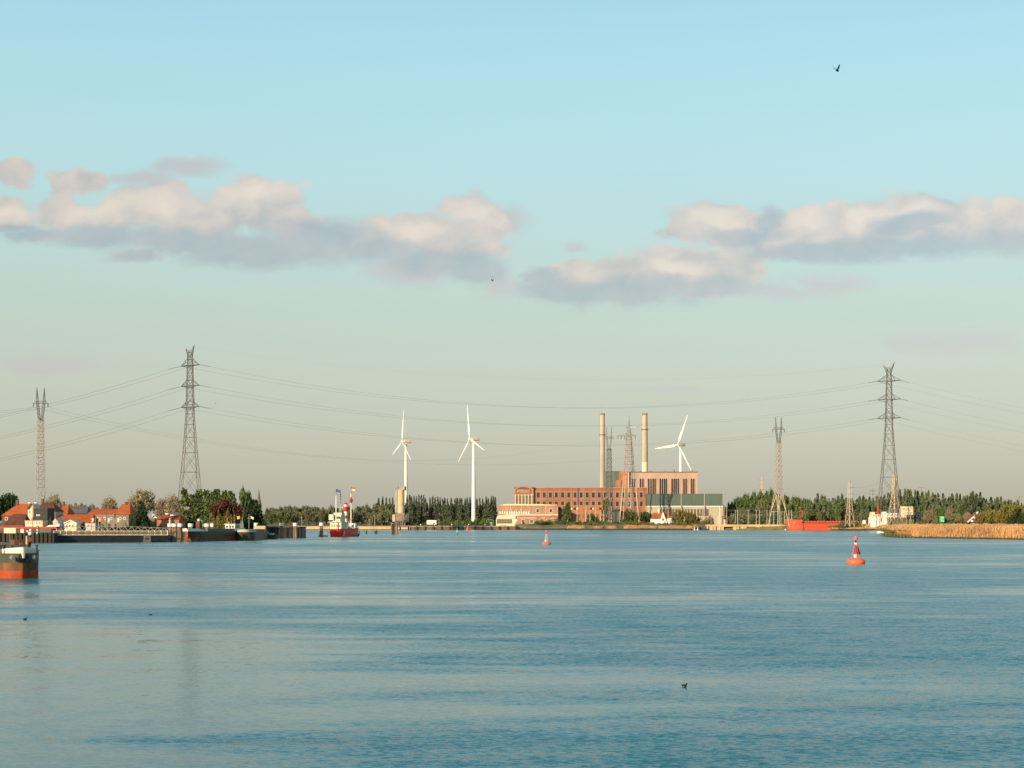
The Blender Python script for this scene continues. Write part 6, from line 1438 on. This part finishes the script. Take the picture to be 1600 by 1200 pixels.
# line of the fork pylons
for k,xo in enumerate((-4.3,4.3)):
    nm = ('left','right')[k]
    a = pF.location+Vector((xo,0,72.8)); b_ = pG.location+Vector((xo,0,72.8)); g = pH.location+Vector((xo,0,76.8))
    insulator(pF,a,a+Vector((0,0,-2.2))); insulator(pG,b_,b_+Vector((0,0,-2.2))); 
    wire('fork_line_wire', '%s wire hanging from the village fork pylon across to the chimney pylon' % nm, a+Vector((0,0,-2.2)), g, 25, r=.022)
    wire('fork_line_wire', '%s wire hanging from the village fork pylon to the spread legged one' % nm, a+Vector((0,0,-2.2)), b_+Vector((0,0,-2.2)), 29, r=.022)
    wire('fork_line_wire', '%s wire dropping from the village fork pylon out of the picture' % nm, a+Vector((0,0,-2.2)), Vector((-620+xo,720,46)), 9, r=.05)
# thin earth wires from peak to peak
for s_ in (-1,1):
    u = Vector((.55,-.83,0))*s_*4.4
    wire('earth_wire', '%s thin earth wire between the tops of the two tallest pylons' % ('nearer' if s_ > 0 else 'farther'), ptL.location+u+Vector((0,0,wz(540,1050)-GZ-.8)), ptR.location+u+Vector((0,0,wz(567,1164)-GZ-.8)), 17, r=.011)

# ------------------------------------------------------------------ buoys
def buoy(px, d, k, label, tall=True, colr='buoy_orange', panel=True):
    t = thing('channel_buoy', label, 'buoy', at(px,d,0)); 
    MB().lathe([(1.15*k,-.3*k),(1.40*k,-.02*k),(1.46*k,.25*k),(1.42*k,.52*k),(1.15*k,.78*k),(.5*k,.86*k)],32).build('float',colr,t,smooth=True)
    fr = MB()
    for i in range(4):
        a = 2*pi*i/4+.5; fr.bar((.78*k*cos(a),.78*k*sin(a),.8*k),(.18*k*cos(a),.16*k*sin(a),3.1*k),.055*k,n=6)
    for z_,r_ in ((1.5*k,.55*k),(2.2*k,.36*k)):
        for i in range(4):
            a = 2*pi*i/4+.5; b_ = a+pi/2; fr.bar((r_*cos(a),r_*sin(a),z_),(r_*cos(b_),r_*sin(b_),z_),.035*k)
    fr.build('tower_frame','buoy_pink' if panel else 'stone_pale',t)
    if panel:
        p = MB()
        for i,(a,b_) in enumerate(((.5,.5+pi/2),(.5+pi/2,.5+pi),(.5+pi,.5+1.5*pi),(.5+1.5*pi,.5+2*pi))):
            r0,r1 = .56*k,.24*k; p.add([(r0*cos(a),r0*sin(a),1.6*k),(r0*cos(b_),r0*sin(b_),1.6*k),(r1*cos(b_),r1*sin(b_),2.85*k),(r1*cos(a),r1*sin(a),2.85*k)],[(0,1,2,3)])
        p.build('radar_panels','panel_maroon',t)
        q = MB(); a,b_ = -1.5,-.05; r0,r1 = .76*k,.36*k; q.add([(r0*cos(a),r0*sin(a),1.5*k),(r0*cos(b_),r0*sin(b_),1.5*k),(r1*cos(b_),r1*sin(b_),2.75*k),(r1*cos(a),r1*sin(a),2.75*k)],[(0,1,2,3)]); q.build('dark_panel','black_paint',t)
    MB().box(-.42*k,-.05*k,-.72*k,-.4*k,1.0*k,1.45*k).build('equipment_box','white_paint',t)
    MB().lathe([(.2*k,3.05*k),(.2*k,3.3*k)],14).build('lantern_base','white_paint',t)
    MB().lathe([(.11*k,3.3*k),(.13*k,3.62*k)],12).build('lantern','black_paint',t)
    if tall: MB().lathe([(.08*k,3.62*k),(.30*k,3.72*k),(.30*k,4.22*k),(.26*k,4.28*k)],14).build('topmark','buoy_pink',t)
    return t
buoy(1337, 240, 1.0, 'larger orange channel buoy with red cylinder topmark on the right')
buoy(853.8, 450, .93, 'smaller orange channel buoy in the middle of the river', panel=False)
t = thing('spar_buoy', 'small green and white spar buoy near the brown wharf', 'buoy', at(714.2, 815, 0))
MB().lathe([(.5,-.3),(.62,.2),(.5,.7),(.2,1.0)],14).build('float','buoy_green',t); MB().bar((0,0,1),(0,0,3.4),.09,n=6).build('staff','white_paint',t); MB().ball((0,0,1.6),.34).build('white_ball','white_paint',t); MB().lathe([(.42,2.9),(.06,3.8)],12).build('topmark','buoy_green',t)
t = thing('pink_buoy', 'small pink conical buoy against the brown wharf', 'buoy', at(730.5, 1240, 0))
MB().lathe([(1.3,-.3),(1.4,.5),(.9,1.0)],14).build('float','buoy_pink',t); MB().lathe([(.8,1.0),(.25,3.2),(.25,3.9)],10).build('cone','buoy_pink',t)

# ------------------------------------------------------------------ birds
def duck(px, d, k, rz, label, white=False):
    t = thing('duck', label, 'duck', at(px,d,0), rz); mb = MB(); L_ = []
    for x,r_,z_ in ((-.24,.01,.10),(-.19,.045,.085),(-.10,.095,.065),(.02,.115,.06),(.12,.095,.07),(.18,.055,.10),(.205,.045,.14),(.215,.05,.185),(.235,.056,.215),(.262,.045,.222),(.285,.018,.215),(.33,.012,.205),(.335,.004,.203)):
        L_.append([(x*k, r_*k*cos(a), z_*k + r_*k*sin(a)*.9) for a in [2*pi*i/10 for i in range(10)]])
    mb.loft(L_,cap0=True,cap1=True).build('body','feathers',t,smooth=True)
    for s_ in (-1,1):
        MB().ball((-.03*k,s_*.092*k,.085*k),.1*k,8,sx=1.3,sy=.35,sz=.6).build('wing','feathers',t,smooth=True)
    if white: MB().ball((.02*k,.0,.03*k),.1*k,8,sx=1.2,sy=1.12,sz=.35).build('flank','white_plumage',t,smooth=True)
    return t
duck(1069.3, 60.7, .62, -1.0, 'dark duck with white flank swimming in the right foreground', True)
duck(39, 102.5, .62, .2, 'dark duck swimming at the left edge of the river')
duck(235.5, 107.5, .5, pi, 'tiny dark water bird left of the calm water')
def bird(px, py, d, k, up, label, rz=0.5):
    t = thing('flying_bird', label, 'bird', at(px,d,wz(py,d)), rz); mb = MB(); L_ = []
    for x,r_ in ((-.2,.01),(-.12,.045),(0,.07),(.1,.065),(.16,.045),(.19,.04),(.22,.012),(.25,.004)): L_.append([(x*k,r_*k*cos(a),r_*k*sin(a)) for a in [2*pi*i/8 for i in range(8)]])
    mb.loft(L_,cap0=True,cap1=True).build('body','feathers',t)
    for s_,el in ((-1,up),(1,up*.75)):
        w_ = MB(); pts = []
        for f,ch,th in ((0,.20,.03),(.45,.22,.025),(.8,.14,.015),(1,.03,.008)):
            y = s_*f*.42*k*cos(el); z = f*.42*k*sin(el); x = (-.10*f*f+.02)*k; L0 = [(x+ch*k*.5,y,z),(x,y,z+th*k),(x-ch*k*.5,y,z),(x,y,z-th*k)]; pts.append(L0)
        w_.loft(pts,cap0=True,cap1=True).build('wing','feathers',t)
    return t
bird(1308, 110, 100, 1.0, 1.0, 'black bird flapping high in the sky at upper right', .9)
bird(769.5, 438.5, 130, .55, .9, 'small dark bird in front of the clouds near the picture middle', 2.2)
bird(336.5, 630.5, 260, .5, .6, 'tiny bird right of the tallest pylon', 1.2)
bird(1408.3, 642.8, 260, .5, .6, 'tiny bird beside the right tall pylon', 1.2)
